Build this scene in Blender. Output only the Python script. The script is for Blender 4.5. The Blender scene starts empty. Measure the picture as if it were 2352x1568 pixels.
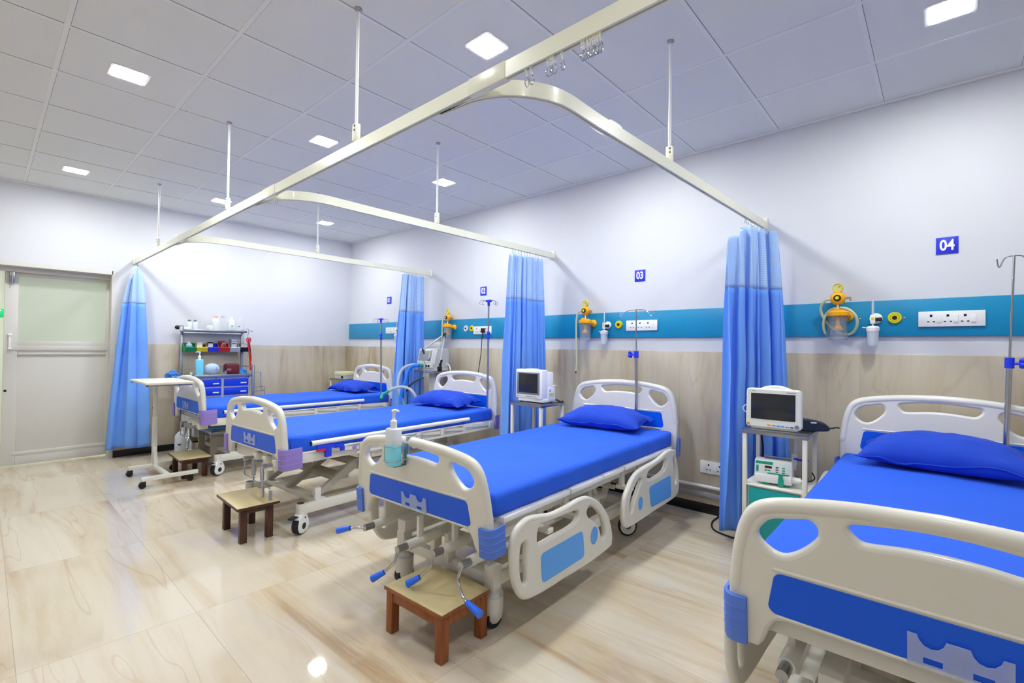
import bpy, bmesh, math, random
from mathutils import Matrix, Vector, noise
random.seed(7)
C = bpy.context.scene.collection
SC = bpy.context.scene
PI = math.pi
# ---------------------------------------------------------------- camera, world, lights, exposure
YAW, PITCH, ROLL, FPX, CAMH = 0.7334, 0.0121, 0.0128, 1097.15, 1.2867
c_, s_ = math.cos, math.sin
F = Vector((-s_(YAW)*c_(PITCH), c_(YAW)*c_(PITCH), s_(PITCH)))
R0 = Vector((c_(YAW), s_(YAW), 0)); U0 = R0.cross(F)
RT = R0*c_(ROLL)+U0*s_(ROLL); UP = -R0*s_(ROLL)+U0*c_(ROLL)
cam = bpy.data.objects.new('camera', bpy.data.cameras.new('camera')); C.objects.link(cam)
m3 = Matrix((RT, UP, -F)).transposed()
cam.matrix_world = Matrix.Translation((0, 0, CAMH)) @ m3.to_4x4()
cam.data.sensor_width = 36; cam.data.lens = 36*FPX/2352; cam.data.clip_start = 0.02
SC.camera = cam
w = bpy.data.worlds.new('world'); SC.world = w; w.use_nodes = True
w.node_tree.nodes['Background'].inputs[0].default_value = (.9, .95, 1, 1)
w.node_tree.nodes['Background'].inputs[1].default_value = 0.3
SC.view_settings.view_transform = 'Standard'; SC.view_settings.look = 'None'
SC.view_settings.gamma = 1; SC.view_settings.use_curve_mapping = False
SC.view_settings.exposure = 0.55
SC.cycles.use_denoising = True
SC.cycles.max_bounces = 14; SC.cycles.diffuse_bounces = 8; SC.cycles.transmission_bounces = 10
SC.cycles.sample_clamp_indirect = 6.0
LAMP = 170.0
def area(name, loc, sx, sy, power, rot=(0, 0, 0), col=(1, 1, 1)):
    l = bpy.data.lights.new(name, 'AREA'); l.shape = 'RECTANGLE'; l.size = sx; l.size_y = sy
    l.energy = power; l.color = col
    o = bpy.data.objects.new(name, l); o.location = loc; o.rotation_euler = rot; C.objects.link(o); return o
# downlights of the rest of the ward, beyond the frame (same grid, set flush in the ceiling)
for lx, ly in [(-1.8, .56), (.03, .56), (.03, 1.77), (1.83, .56), (1.83, 1.77), (1.83, 2.985), (-6.01, -.66), (-3.61, -.66),
               (-1.8, -.66), (.03, -.66), (1.83, -.66), (-6.01, -1.87), (-3.61, -1.87), (-1.8, -1.87), (.03, -1.87), (1.83, -1.87)]:
    area('ward_downlight', (lx, ly, 2.875), .15, .15, 5.5 if ly > 0 and lx < 1 else (1.2 if lx > 1 or lx < -3 else 2.6), col=(.98, 1, .975))
area('corridor_light', (-7.55, .8, 2.5), .3, .5, 30, col=(.96, 1, .94))

# ---------------------------------------------------------------- materials
MATS = {}
def lin(c):
    return tuple(((x/255)/12.92 if x/255 <= .04045 else ((x/255+.055)/1.055)**2.4) for x in c)
def mat(name, rgb, rough=.5, metal=0, spec=.5, trans=0, emit=0, alpha=1, coat=0, ior=1.45, bump=0, bscale=200, sheen=0, var=0):
    if name in MATS: return MATS[name]
    m = bpy.data.materials.new(name); m.use_nodes = True; nt = m.node_tree; b = nt.nodes['Principled BSDF']
    col = lin(rgb)+(1,)
    b.inputs['Base Color'].default_value = col; b.inputs['Roughness'].default_value = rough
    b.inputs['Metallic'].default_value = metal; b.inputs['Specular IOR Level'].default_value = spec
    b.inputs['Transmission Weight'].default_value = trans; b.inputs['IOR'].default_value = ior
    b.inputs['Coat Weight'].default_value = coat; b.inputs['Alpha'].default_value = alpha
    b.inputs['Sheen Weight'].default_value = sheen
    if emit:
        b.inputs['Emission Color'].default_value = col; b.inputs['Emission Strength'].default_value = emit
    tc = nt.nodes.new('ShaderNodeTexCoord'); n = nt.nodes.new('ShaderNodeTexNoise'); n.inputs['Scale'].default_value = bscale
    n.inputs['Detail'].default_value = 3
    nt.links.new(tc.outputs['Object'], n.inputs['Vector'])
    if bump:
        bp = nt.nodes.new('ShaderNodeBump'); bp.inputs['Strength'].default_value = bump; bp.inputs['Distance'].default_value = .01
        nt.links.new(n.outputs['Fac'], bp.inputs['Height']); nt.links.new(bp.outputs['Normal'], b.inputs['Normal'])
    # slight procedural roughness variation
    mr = nt.nodes.new('ShaderNodeMapRange'); mr.inputs['To Min'].default_value = max(0, rough-.03); mr.inputs['To Max'].default_value = min(1, rough+.03)
    nt.links.new(n.outputs['Fac'], mr.inputs['Value']); nt.links.new(mr.outputs['Result'], b.inputs['Roughness'])
    MATS[name] = m; return m
WALL = mat('wall_paint', (212, 213, 219), .6, spec=.3, bump=.03, bscale=60)
CEIL = mat('ceiling_tile', (236, 237, 232), .9, spec=.1, bump=.12, bscale=350)
TBAR = mat('ceiling_tbar', (240, 241, 237), .7)
GAPSHADE = mat('painted_gap_shade', (120, 121, 124), .9)  # grey that paints in the shade of narrow gaps
TEAL = mat('teal_panel', (12, 138, 186), .35)
CREAM = mat('cream_abs', (222, 219, 209), .32, coat=.15)
HCREAM = mat('head_abs', (228, 226, 222), .32, coat=.15)
BPANEL = mat('blue_panel', (6, 90, 230), .3, spec=.35)
LPANEL = mat('light_blue_panel', (84, 164, 246), .3)
LRING = mat('emblem_blue', (118, 178, 240), .4)
BUMPA = mat('bumper_blue', (84, 122, 218), .45)
BUMPB = mat('bumper_lilac', (146, 126, 204), .45)
POWDER = mat('powder_white', (224, 222, 214), .35)
GREYSTEEL = mat('grey_powder', (170, 164, 150), .4)
WHITEP = mat('white_plastic', (238, 238, 238), .35)
OFFWHITE = mat('offwhite_plastic', (228, 228, 218), .4)
CHROME = mat('chrome', (200, 200, 202), .14, metal=1)
STEEL = mat('brushed_steel', (172, 174, 178), .3, metal=1, bump=.02, bscale=300)
BLACK = mat('black_plastic', (20, 20, 22), .4)
RUBBER = mat('dark_rubber', (38, 38, 40), .7)
BLUEP = mat('blue_plastic', (38, 62, 230), .35)
GRIP = mat('blue_grip', (44, 112, 246), .3)
RED = mat('red_plastic', (208, 28, 36), .4)
YEL = mat('yellow_plastic', (246, 174, 14), .35)
LEMON = mat('lemon_ring', (228, 214, 24), .35)
LAMIN = mat('table_laminate', (228, 222, 208), .35)
STOOLTOP = mat('stool_laminate', (212, 196, 150), .4, bump=.02, bscale=40)
CLEAR = mat('clear_plastic', (225, 235, 240), .08, alpha=.13, spec=.6)
HUMID = mat('humidifier_plastic', (232, 238, 244), .3, alpha=.5)
FROST = mat('milky_plastic', (232, 238, 244), .35, alpha=.82)
HOSE = mat('cream_hose', (222, 224, 186), .35, trans=.2, ior=1.1)
CHOSE = mat('clear_hose', (205, 215, 228), .25, trans=.35, ior=1.1)
BHOSE = mat('blue_hose', (26, 120, 238), .35)
GREENP = mat('sea_green_plastic', (24, 160, 138), .35)
TURQ = mat('turquoise_steel', (20, 152, 152), .35)
SCREEN = mat('screen_glass', (40, 42, 46), .12, spec=.6)
BEZEL = mat('grey_bezel', (120, 126, 136), .4)
LGREY = mat('light_grey', (196, 198, 198), .4)
SIGN = mat('sign_blue', (40, 52, 205), .4)
SIGNW = mat('sign_white', (240, 240, 250), .5)
TRACK = mat('track_ivory', (238, 238, 220), .3, coat=.2)
JUG = mat('jug_plastic', (226, 231, 238), .4)
MAROON = mat('maroon_cloth', (92, 22, 38), .7, bump=.3, bscale=90)
SANI = mat('sanitiser_blue', (136, 232, 255), .2)
BALLOON = mat('pale_blue_silicone', (196, 216, 236), .3, trans=.2, ior=1.1)
BAG = mat('blue_film', (80, 150, 235), .3, trans=.3, ior=1.1)
CARTBLUE = mat('drawer_blue', (22, 62, 222), .3)
FRAMEW = mat('door_white', (212, 210, 206), .4)
SKIRT = mat('black_granite', (22, 22, 24), .25)
GREENB = mat('bin_green', (22, 140, 80), .4)
ORANGE = mat('orange_mark', (240, 150, 40), .4)
LED = mat('led_red', (90, 20, 22), .3)
NAVY = mat('navy_fabric', (38, 46, 66), .8, bump=.3, bscale=150)
LAMPM = mat('lamp_glow', (252, 255, 251), .5, emit=LAMP)
CUR_LT = None

def cloth(name, rgb, rough=.75, wr=.35, sc=5, weave=False, stretch=(1, 1, 1), tl=0):
    m = bpy.data.materials.new(name); m.use_nodes = True; nt = m.node_tree; b = nt.nodes['Principled BSDF']
    b.inputs['Base Color'].default_value = lin(rgb)+(1,); b.inputs['Roughness'].default_value = rough
    b.inputs['Sheen Weight'].default_value = .03; b.inputs['Specular IOR Level'].default_value = .25
    tc = nt.nodes.new('ShaderNodeTexCoord'); mp = nt.nodes.new('ShaderNodeMapping'); mp.inputs['Scale'].default_value = stretch
    n = nt.nodes.new('ShaderNodeTexNoise'); n.inputs['Scale'].default_value = sc; n.inputs['Detail'].default_value = 4
    n2 = nt.nodes.new('ShaderNodeTexNoise'); n2.inputs['Scale'].default_value = 700
    ad = nt.nodes.new('ShaderNodeMath'); ad.operation = 'MULTIPLY_ADD'; ad.inputs[1].default_value = .06
    bp = nt.nodes.new('ShaderNodeBump'); bp.inputs['Strength'].default_value = wr; bp.inputs['Distance'].default_value = .02
    nt.links.new(tc.outputs['Object'], mp.inputs['Vector']); nt.links.new(mp.outputs['Vector'], n.inputs['Vector'])
    nt.links.new(tc.outputs['Object'], n2.inputs['Vector'])
    nt.links.new(n2.outputs['Fac'], ad.inputs[0]); nt.links.new(n.outputs['Fac'], ad.inputs[2])
    nt.links.new(ad.outputs[0], bp.inputs['Height']); nt.links.new(bp.outputs['Normal'], b.inputs['Normal'])
    if weave:   # open mesh heading: a grid of small square holes read as paler and darker cells
        sx = nt.nodes.new('ShaderNodeSeparateXYZ'); nt.links.new(tc.outputs['UV'], sx.inputs[0]); outs = []
        for k in (0, 1):
            mu = nt.nodes.new('ShaderNodeMath'); mu.operation = 'MULTIPLY'; mu.inputs[1].default_value = 62
            fr = nt.nodes.new('ShaderNodeMath'); fr.operation = 'FRACT'; lt = nt.nodes.new('ShaderNodeMath'); lt.operation = 'LESS_THAN'; lt.inputs[1].default_value = .5
            nt.links.new(sx.outputs[k], mu.inputs[0]); nt.links.new(mu.outputs[0], fr.inputs[0]); nt.links.new(fr.outputs[0], lt.inputs[0]); outs.append(lt)
        mm = nt.nodes.new('ShaderNodeMath'); mm.operation = 'MULTIPLY'
        nt.links.new(outs[0].outputs[0], mm.inputs[0]); nt.links.new(outs[1].outputs[0], mm.inputs[1])
        mx = nt.nodes.new('ShaderNodeMix'); mx.data_type = 'RGBA'
        mx.inputs[6].default_value = lin(rgb)+(1,); mx.inputs[7].default_value = lin((226, 240, 255))+(1,)
        nt.links.new(mm.outputs[0], mx.inputs[0]); nt.links.new(mx.outputs[2], b.inputs['Base Color'])
    if tl:
        b.inputs['Transmission Weight'].default_value = 0
        t = nt.nodes.new('ShaderNodeBsdfTranslucent'); t.inputs[0].default_value = lin(rgb)+(1,)
        ms = nt.nodes.new('ShaderNodeMixShader'); ms.inputs[0].default_value = tl
        out = nt.nodes['Material Output']
        nt.links.new(b.outputs[0], ms.inputs[1]); nt.links.new(t.outputs[0], ms.inputs[2]); nt.links.new(ms.outputs[0], out.inputs[0])
    MATS[name] = m; return m
SHEET = cloth('royal_blue_sheet', (38, 96, 224), wr=.28, sc=7, stretch=(1, .35, 1))
PILLOW = cloth('royal_blue_pillowcase', (30, 70, 192), wr=.3, sc=8)
CURTAIN = cloth('blue_curtain', (120, 174, 255), wr=.15, sc=5, stretch=(1, 1, .3), tl=.1)
CURTOP = cloth('pale_curtain_mesh', (178, 214, 255), wr=.1, weave=True, tl=.2)

def ramp(nt, stops):
    r = nt.nodes.new('ShaderNodeValToRGB'); e = r.color_ramp.elements
    e[0].position = stops[0][0]; e[0].color = lin(stops[0][1])+(1,)
    e[1].position = stops[-1][0]; e[1].color = lin(stops[-1][1])+(1,)
    for p, col in stops[1:-1]:
        x = e.new(p); x.color = lin(col)+(1,)
    return r
def marble(name, axes, joints, stops, rough, rot, stretch, jcol=(150, 130, 108), vein=(176, 140, 104), vw=.007, vs=.42, fs=.22):
    """axes: which object axes carry joints; joints: [(axis, offset, pitch, halfwidth)]"""
    m = bpy.data.materials.new(name); m.use_nodes = True; nt = m.node_tree; b = nt.nodes['Principled BSDF']; L = nt.links.new
    tc = nt.nodes.new('ShaderNodeTexCoord'); sp = nt.nodes.new('ShaderNodeSeparateXYZ'); L(tc.outputs['Object'], sp.inputs[0])
    def M(op, a, b2=None, c2=None):
        x = nt.nodes.new('ShaderNodeMath'); x.operation = op
        for i, v in enumerate((a, b2, c2)):
            if v is None: continue
            if isinstance(v, (int, float)): x.inputs[i].default_value = v
            else: L(v, x.inputs[i])
        return x.outputs[0]
    cell = []; jmask = None
    for ax, off, pitch, hw in joints:
        t = M('DIVIDE', M('SUBTRACT', sp.outputs[ax], off), pitch); cell.append(M('FLOOR', t))
        d = M('ABSOLUTE', M('SUBTRACT', M('FRACT', M('ADD', t, .5)), .5)); k = M('LESS_THAN', d, hw/pitch)
        jmask = k if jmask is None else M('MAXIMUM', jmask, k)
    wn = nt.nodes.new('ShaderNodeTexWhiteNoise'); cb = nt.nodes.new('ShaderNodeCombineXYZ')
    L(cell[0], cb.inputs[0]); L(cell[1] if len(cell) > 1 else cell[0], cb.inputs[1]); L(cb.outputs[0], wn.inputs['Vector'])
    sc = nt.nodes.new('ShaderNodeVectorMath'); sc.operation = 'SCALE'; sc.inputs['Scale'].default_value = 6; L(wn.outputs['Color'], sc.inputs[0])
    mp = nt.nodes.new('ShaderNodeMapping'); mp.inputs['Rotation'].default_value = rot; mp.inputs['Scale'].default_value = stretch; L(tc.outputs['Object'], mp.inputs['Vector'])
    ad = nt.nodes.new('ShaderNodeVectorMath'); ad.operation = 'ADD'; L(mp.outputs[0], ad.inputs[0]); L(sc.outputs[0], ad.inputs[1])
    n1 = nt.nodes.new('ShaderNodeTexNoise'); n1.inputs['Scale'].default_value = 1.6; n1.inputs['Detail'].default_value = 9; n1.inputs['Roughness'].default_value = .62; n1.inputs['Distortion'].default_value = .5
    L(ad.outputs[0], n1.inputs['Vector'])
    r1 = ramp(nt, stops); L(n1.outputs['Fac'], r1.inputs[0])
    n2 = nt.nodes.new('ShaderNodeTexNoise'); n2.inputs['Scale'].default_value = 1.1; n2.inputs['Detail'].default_value = 3; n2.inputs['Distortion'].default_value = .8; L(ad.outputs[0], n2.inputs['Vector'])
    v = M('ABSOLUTE', M('SUBTRACT', n2.outputs['Fac'], .5)); vm = M('MULTIPLY', M('SUBTRACT', 1.0, M('MINIMUM', M('DIVIDE', v, vw), 1.0)), vs)
    mx = nt.nodes.new('ShaderNodeMix'); mx.data_type = 'RGBA'; L(vm, mx.inputs[0]); L(r1.outputs[0], mx.inputs[6]); mx.inputs[7].default_value = lin(vein)+(1,)
    n3 = nt.nodes.new('ShaderNodeTexNoise'); n3.inputs['Scale'].default_value = 34; n3.inputs['Detail'].default_value = 4; L(mp.outputs[0], n3.inputs['Vector'])
    fl = M('MULTIPLY', M('GREATER_THAN', n3.outputs['Fac'], .69), fs)
    m2 = nt.nodes.new('ShaderNodeMix'); m2.data_type = 'RGBA'; L(fl, m2.inputs[0]); L(mx.outputs[2], m2.inputs[6]); m2.inputs[7].default_value = lin((236, 228, 214))+(1,)
    m3_ = nt.nodes.new('ShaderNodeMix'); m3_.data_type = 'RGBA'; L(jmask, m3_.inputs[0]); L(m2.outputs[2], m3_.inputs[6]); m3_.inputs[7].default_value = lin(jcol)+(1,)
    L(m3_.outputs[2], b.inputs['Base Color']); b.inputs['Roughness'].default_value = rough; b.inputs['Specular IOR Level'].default_value = .55
    MATS[name] = m; return m
FLOORM = marble('floor_marble', 'xy', [(0, -2.65, 1.2, .0014), (1, .11, .6, .0012)],
                [(.28, (172, 146, 114)), (.39, (197, 180, 154)), (.50, (207, 195, 175)), (.75, (216, 208, 192))], .04, (0, 0, -.42), (.30, 2.6, 1), jcol=(178, 162, 140), vein=(182, 154, 122))
DADO = marble('dado_marble', 'xz', [(0, -1.6, 1.2, .001), (2, .07, 1.203, .0005)],
              [(.28, (150, 132, 108)), (.39, (182, 168, 146)), (.50, (194, 183, 163)), (.62, (200, 190, 173)), (.8, (212, 204, 190))], .2, (0, .45, 0), (2.6, 1, .42), jcol=(176, 158, 134), vein=(158, 128, 96), vw=.014, vs=.2, fs=.08)
DADOL = marble('dado_marble_left', 'yz', [(1, 1.0, 1.2, .001), (2, .07, 1.203, .0005)],
               [(.28, (150, 132, 108)), (.39, (182, 168, 146)), (.50, (194, 183, 163)), (.62, (200, 190, 173)), (.8, (212, 204, 190))], .2, (.25, 0, 0), (1, 2.6, .35), jcol=(176, 158, 134), vein=(158, 128, 96), vw=.014, vs=.2, fs=.08)
def wood(name, a, b_):
    m = bpy.data.materials.new(name); m.use_nodes = True; nt = m.node_tree; b = nt.nodes['Principled BSDF']
    tc = nt.nodes.new('ShaderNodeTexCoord'); mp = nt.nodes.new('ShaderNodeMapping'); mp.inputs['Scale'].default_value = (30, 30, 3)
    n = nt.nodes.new('ShaderNodeTexNoise'); n.inputs['Scale'].default_value = 1.5; n.inputs['Detail'].default_value = 6
    r = ramp(nt, [(.3, a), (.7, b_)])
    nt.links.new(tc.outputs['Object'], mp.inputs[0]); nt.links.new(mp.outputs[0], n.inputs['Vector']); nt.links.new(n.outputs['Fac'], r.inputs[0]); nt.links.new(r.outputs[0], b.inputs['Base Color'])
    b.inputs['Roughness'].default_value = .4; MATS[name] = m; return m
WOODR = wood('red_brown_wood', (128, 64, 24), (164, 92, 40))
WOODD = wood('dark_brown_wood', (58, 30, 20), (82, 44, 30))
def frosted():
    m = bpy.data.materials.new('frosted_glass'); m.use_nodes = True; nt = m.node_tree; b = nt.nodes['Principled BSDF']
    b.inputs['Base Color'].default_value = lin((226, 231, 226))+(1,); b.inputs['Roughness'].default_value = .42
    b.inputs['Transmission Weight'].default_value = .7; b.inputs['IOR'].default_value = 1.3; b.inputs['Coat Weight'].default_value = .6; b.inputs['Coat Roughness'].default_value = .05
    n = nt.nodes.new('ShaderNodeTexNoise'); n.inputs['Scale'].default_value = 3; mr = nt.nodes.new('ShaderNodeMapRange'); mr.inputs['To Min'].default_value = .38; mr.inputs['To Max'].default_value = .48
    nt.links.new(n.outputs['Fac'], mr.inputs['Value']); nt.links.new(mr.outputs[0], b.inputs['Roughness']); return m
GLASS = frosted()

# ---------------------------------------------------------------- mesh helpers
XZ = Matrix(((1, 0, 0, 0), (0, 0, -1, 0), (0, 1, 0, 0), (0, 0, 0, 1)))      # plate drawn in x,z; thickness along y
YZ = Matrix(((0, 0, 1, 0), (1, 0, 0, 0), (0, 1, 0, 0), (0, 0, 0, 1)))       # plate drawn in y,z; thickness along x
def Tr(x=0, y=0, z=0): return Matrix.Translation((x, y, z))
def Rx(a): return Matrix.Rotation(a, 4, 'X')
def Ry(a): return Matrix.Rotation(a, 4, 'Y')
def Rz(a): return Matrix.Rotation(a, 4, 'Z')
def cat(pts, n=6, closed=False):
    P = [Vector(p) for p in pts]; N = len(P); out = []
    rng = range(N if closed else N-1)
    for i in rng:
        p1, p2 = P[i], P[(i+1) % N]
        p0 = P[(i-1) % N] if (closed or i > 0) else p1*2-p2
        p3 = P[(i+2) % N] if (closed or i < N-2) else p2*2-p1
        for k in range(n):
            t = k/n
            out.append(.5*((2*p1)+(p2-p0)*t+(2*p0-5*p1+4*p2-p3)*t*t+(3*p1-p0-3*p2+p3)*t**3))
    if not closed: out.append(P[-1])
    return out
def rrect(x0, x1, y0, y1, r, n=4):
    o = []
    for cx, cy, a in ((x1-r, y1-r, 0), (x0+r, y1-r, PI/2), (x0+r, y0+r, PI), (x1-r, y0+r, 1.5*PI)):
        for k in range(n+1):
            t = a+PI/2*k/n; o.append((cx+r*c_(t), cy+r*s_(t)))
    return o
class MB:
    def __init__(s): s.bm = bmesh.new()
    def add(s, o, M=None):
        me = bpy.data.meshes.new('t'); o.to_mesh(me); o.free(); 
        if M is not None: me.transform(M)
        s.bm.from_mesh(me); bpy.data.meshes.remove(me); return s
    def bx(s, x0, x1, y0, y1, z0, z1, bev=0, M=None, seg=2):
        b = bmesh.new(); bmesh.ops.create_cube(b, size=1)
        for v in b.verts: v.co = Vector(((x0+x1)/2+v.co.x*(x1-x0), (y0+y1)/2+v.co.y*(y1-y0), (z0+z1)/2+v.co.z*(z1-z0)))
        if bev: bmesh.ops.bevel(b, geom=b.edges[:], offset=bev, segments=seg, affect='EDGES', profile=.5)
        return s.add(b, M)
    def cyl(s, p0, p1, r, r2=None, n=16, cap=True):
        p0, p1 = Vector(p0), Vector(p1); d = p1-p0; L = d.length
        b = bmesh.new(); bmesh.ops.create_cone(b, cap_ends=cap, segments=n, radius1=r, radius2=r if r2 is None else r2, depth=L)
        M = Matrix.Translation((p0+p1)/2) @ Vector((0, 0, 1)).rotation_difference(d.normalized()).to_matrix().to_4x4()
        return s.add(b, M)
    def tube(s, pts, r, n=8, smooth=0, closed=False, cap=True):
        P = cat(pts, smooth, closed) if smooth else [Vector(p) for p in pts]
        b = bmesh.new(); rings = []; N = len(P); up = None
        for i, p in enumerate(P):
            if closed: t = (P[(i+1) % N]-P[i-1])
            else: t = (P[min(i+1, N-1)]-P[max(i-1, 0)])
            t.normalize()
            if up is None:
                a = Vector((0, 0, 1)) if abs(t.z) < .9 else Vector((1, 0, 0)); up = t.cross(a).normalized()
            up = (up-t*up.dot(t)).normalized(); v = t.cross(up)
            rr = r(i/(N-1)) if callable(r) else r
            rings.append([b.verts.new(p+(up*c_(2*PI*k/n)+v*s_(2*PI*k/n))*rr) for k in range(n)])
        for i in range(N if closed else N-1):
            A, B = rings[i], rings[(i+1) % N]
            for k in range(n): b.faces.new((A[k], A[(k+1) % n], B[(k+1) % n], B[k]))
        if cap and not closed:
            b.faces.new(rings[0][::-1]); b.faces.new(rings[-1])
        bmesh.ops.recalc_face_normals(b, faces=b.faces[:])
        return s.add(b)
    def lathe(s, prof, M=None, n=24):
        b = bmesh.new(); rings = []
        for r, z in prof:
            rings.append([b.verts.new((max(r, 1e-4)*c_(2*PI*k/n), max(r, 1e-4)*s_(2*PI*k/n), z)) for k in range(n)])
        for A, B in zip(rings, rings[1:]):
            for k in range(n): b.faces.new((A[k], A[(k+1) % n], B[(k+1) % n], B[k]))
        b.faces.new(rings[0][::-1]); b.faces.new(rings[-1])
        bmesh.ops.recalc_face_normals(b, faces=b.faces[:])
        return s.add(b, M)
    def ball(s, c, rad, n=16, M=None):
        b = bmesh.new(); bmesh.ops.create_uvsphere(b, u_segments=n, v_segments=n//2+2, radius=1)
        T = Matrix.Translation(c) @ Matrix.Diagonal((rad[0], rad[1], rad[2], 1))
        return s.add(b, (M @ T) if M is not None else T)
    def plate(s, polys, t, bev, M):
        cu = bpy.data.curves.new('t', 'CURVE'); cu.dimensions = '2D'; cu.fill_mode = 'BOTH'
        cu.extrude = t/2-bev; cu.bevel_depth = bev; cu.bevel_resolution = 2; cu.offset = -bev
        for poly in polys:
            sp = cu.splines.new('POLY'); sp.points.add(len(poly)-1); sp.use_cyclic_u = True
            for q, p in zip(sp.points, poly): q.co = (p[0], p[1], 0, 1)
        o = bpy.data.objects.new('t', cu); me = o.to_mesh(); me2 = me.copy(); o.to_mesh_clear()
        me2.transform(M); s.bm.from_mesh(me2); bpy.data.meshes.remove(me2); bpy.data.objects.remove(o); bpy.data.curves.remove(cu)
        return s
    def text(s, body, size, M, depth=.001, bold=0):
        cu = bpy.data.curves.new('t', 'FONT'); cu.body = body; cu.size = size; cu.extrude = depth; cu.offset = bold
        cu.align_x = 'CENTER'; cu.align_y = 'CENTER'
        o = bpy.data.objects.new('t', cu); me = o.to_mesh(); me2 = me.copy(); o.to_mesh_clear(); me2.transform(M)
        s.bm.from_mesh(me2); bpy.data.meshes.remove(me2); bpy.data.objects.remove(o); bpy.data.curves.remove(cu); return s
    def grid(s, fn, nu, nv, uv=None, closed_u=False):
        b = bmesh.new(); ul = b.loops.layers.uv.new('UVMap')
        V = [[b.verts.new(fn(i/(nu-1), j/(nv-1))) for j in range(nv)] for i in range(nu)]
        for i in range(nu-1):
            for j in range(nv-1):
                f = b.faces.new((V[i][j], V[i+1][j], V[i+1][j+1], V[i][j+1]))
                for l, (a, c2) in zip(f.loops, ((i, j), (i+1, j), (i+1, j+1), (i, j+1))):
                    l[ul].uv = uv(a/(nu-1), c2/(nv-1)) if uv else (a/(nu-1), c2/(nv-1))
        return s.add(b)
    def build(s, name, m, parent=None, M=None, ang=40, merge=False):
        me = bpy.data.meshes.new(name); 
        if merge: bmesh.ops.remove_doubles(s.bm, verts=s.bm.verts[:], dist=1e-4)
        s.bm.to_mesh(me); s.bm.free()
        if M is not None: me.transform(M)
        me.materials.append(m); me.shade_smooth(); me.set_sharp_from_angle(angle=math.radians(ang))
        o = bpy.data.objects.new(name, me); C.objects.link(o)
        if parent is not None: o.parent = parent
        return o
def tag(o, label, catg, group=None, kind=None):
    o['label'] = label; o['category'] = catg
    if group: o['group'] = group
    if kind: o['kind'] = kind
    return o
def T(name, label, catg, loc=(0, 0, 0), rz=0, group=None):
    o = bpy.data.objects.new(name, None); o.empty_display_size = .1; C.objects.link(o); o.location = loc; o.rotation_euler = (0, 0, rz)
    return tag(o, label, catg, group)
def S(o, label, catg='wall'):
    o['kind'] = 'structure'; o['label'] = label; o['category'] = catg; return o
def dup(root, loc=None, rz=None, label=None, group=None, parent=None):
    kids = [k for k in bpy.data.objects if k.parent == root]
    r = root.copy(); C.objects.link(r)
    if loc is not None: r.location = loc
    if rz is not None: r.rotation_euler = (0, 0, rz)
    if label: r['label'] = label
    if group: r['group'] = group
    if parent is not None: r.parent = parent
    for k in kids: dup(k, parent=r)
    return r

# ---------------------------------------------------------------- setting
XL, XR, YB, YH, H = -6.881, 3.2, -3.6, 3.851, 2.885
S(MB().bx(XL-2.4, XR+.1, YB-.1, YH+.1, -.08, 0).build('floor', FLOORM), 'polished cream marble tile floor', 'floor')
S(MB().bx(XL-.2, XR+.1, YB-.1, YH+.1, H, H+.08).build('ceiling', CEIL), 'grey suspended tile ceiling', 'ceiling')
S(MB().bx(XL-.2, XR+.1, YH, YH+.12, 0, H).build('wall_right', WALL), 'white wall behind the bed heads', 'wall')
DY0, DY1, DZ = -.05, .968, 2.05       # door opening in the left wall
wl = MB().bx(XL-.16, XL, DY1, YH, 0, H).bx(XL-.16, XL, YB, DY0-.45, 0, H).bx(XL-.16, XL, DY0-.45, DY1, DZ, H)
S(wl.build('wall_left', WALL), 'white wall with the sliding door', 'wall')
S(MB().bx(XR, XR+.1, YB, YH, 0, H).build('wall_front', WALL), 'white wall beyond the right edge', 'wall')
S(MB().bx(XL-.16, XR, YB-.1, YB, 0, H).build('wall_back', WALL), 'white wall behind the viewer', 'wall')
# marble dado and black skirting
S(MB().bx(XL, XR, YH-.012, YH, .075, 1.272, .003).build('trim_1', DADO), 'beige marble dado below the white wall behind the beds', 'trim')
S(MB().bx(XL, XL+.012, DY1+.03, YH-.012, .07, 1.272, .003).build('trim_2', DADOL), 'beige marble dado on the left wall', 'trim')
S(MB().bx(XL, XR, YH-.016, YH, 0, .076, .002).build('baseboard_right', SKIRT), 'black skirting behind the beds', 'baseboard')
S(MB().bx(XL, XL+.016, DY1+.03, YH-.016, 0, .076, .002).build('baseboard_left', SKIRT), 'black skirting on the left wall', 'baseboard')
# ceiling grid: wide bars along x, thin lines along y (600 mm module)
X0G, Y0G = -3.2887, .2602
g = MB(); g2 = MB()
for k in range(-6, 7):
    y = Y0G+.6024*k
    if YB < y < YH:
        g.bx(XL, XR, y-.0115, y+.0115, H-.003, H+.002); g2.bx(XL, XR, y+.0115, y+.0135, H-.001, H+.002)
S(g.build('trim_3', TBAR), 'pale ceiling grid bars running along the ward', 'trim')
g = MB()
for i in range(-11, 7):
    x = X0G-.6*i
    if XL < x < XR:
        g.bx(x-.0105, x+.0105, YB, YH, H-.0028, H+.002); g2.bx(x+.0105, x+.0125, YB, YH, H-.001, H+.002)
S(g.build('trim_4', TBAR), 'pale ceiling grid bars running towards the bed wall', 'trim')
S(g2.build('trim_5', GAPSHADE), 'fine grey strips painted as shadow lines beside the ceiling grid bars', 'trim')
S(MB().bx(XL, XR, YH-.02, YH, H-.012, H, .002).bx(XL, XL+.02, YB, YH, H-.012, H, .002).build('trim_6', TBAR), 'pale edge angle where ceiling meets wall', 'trim')
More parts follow.
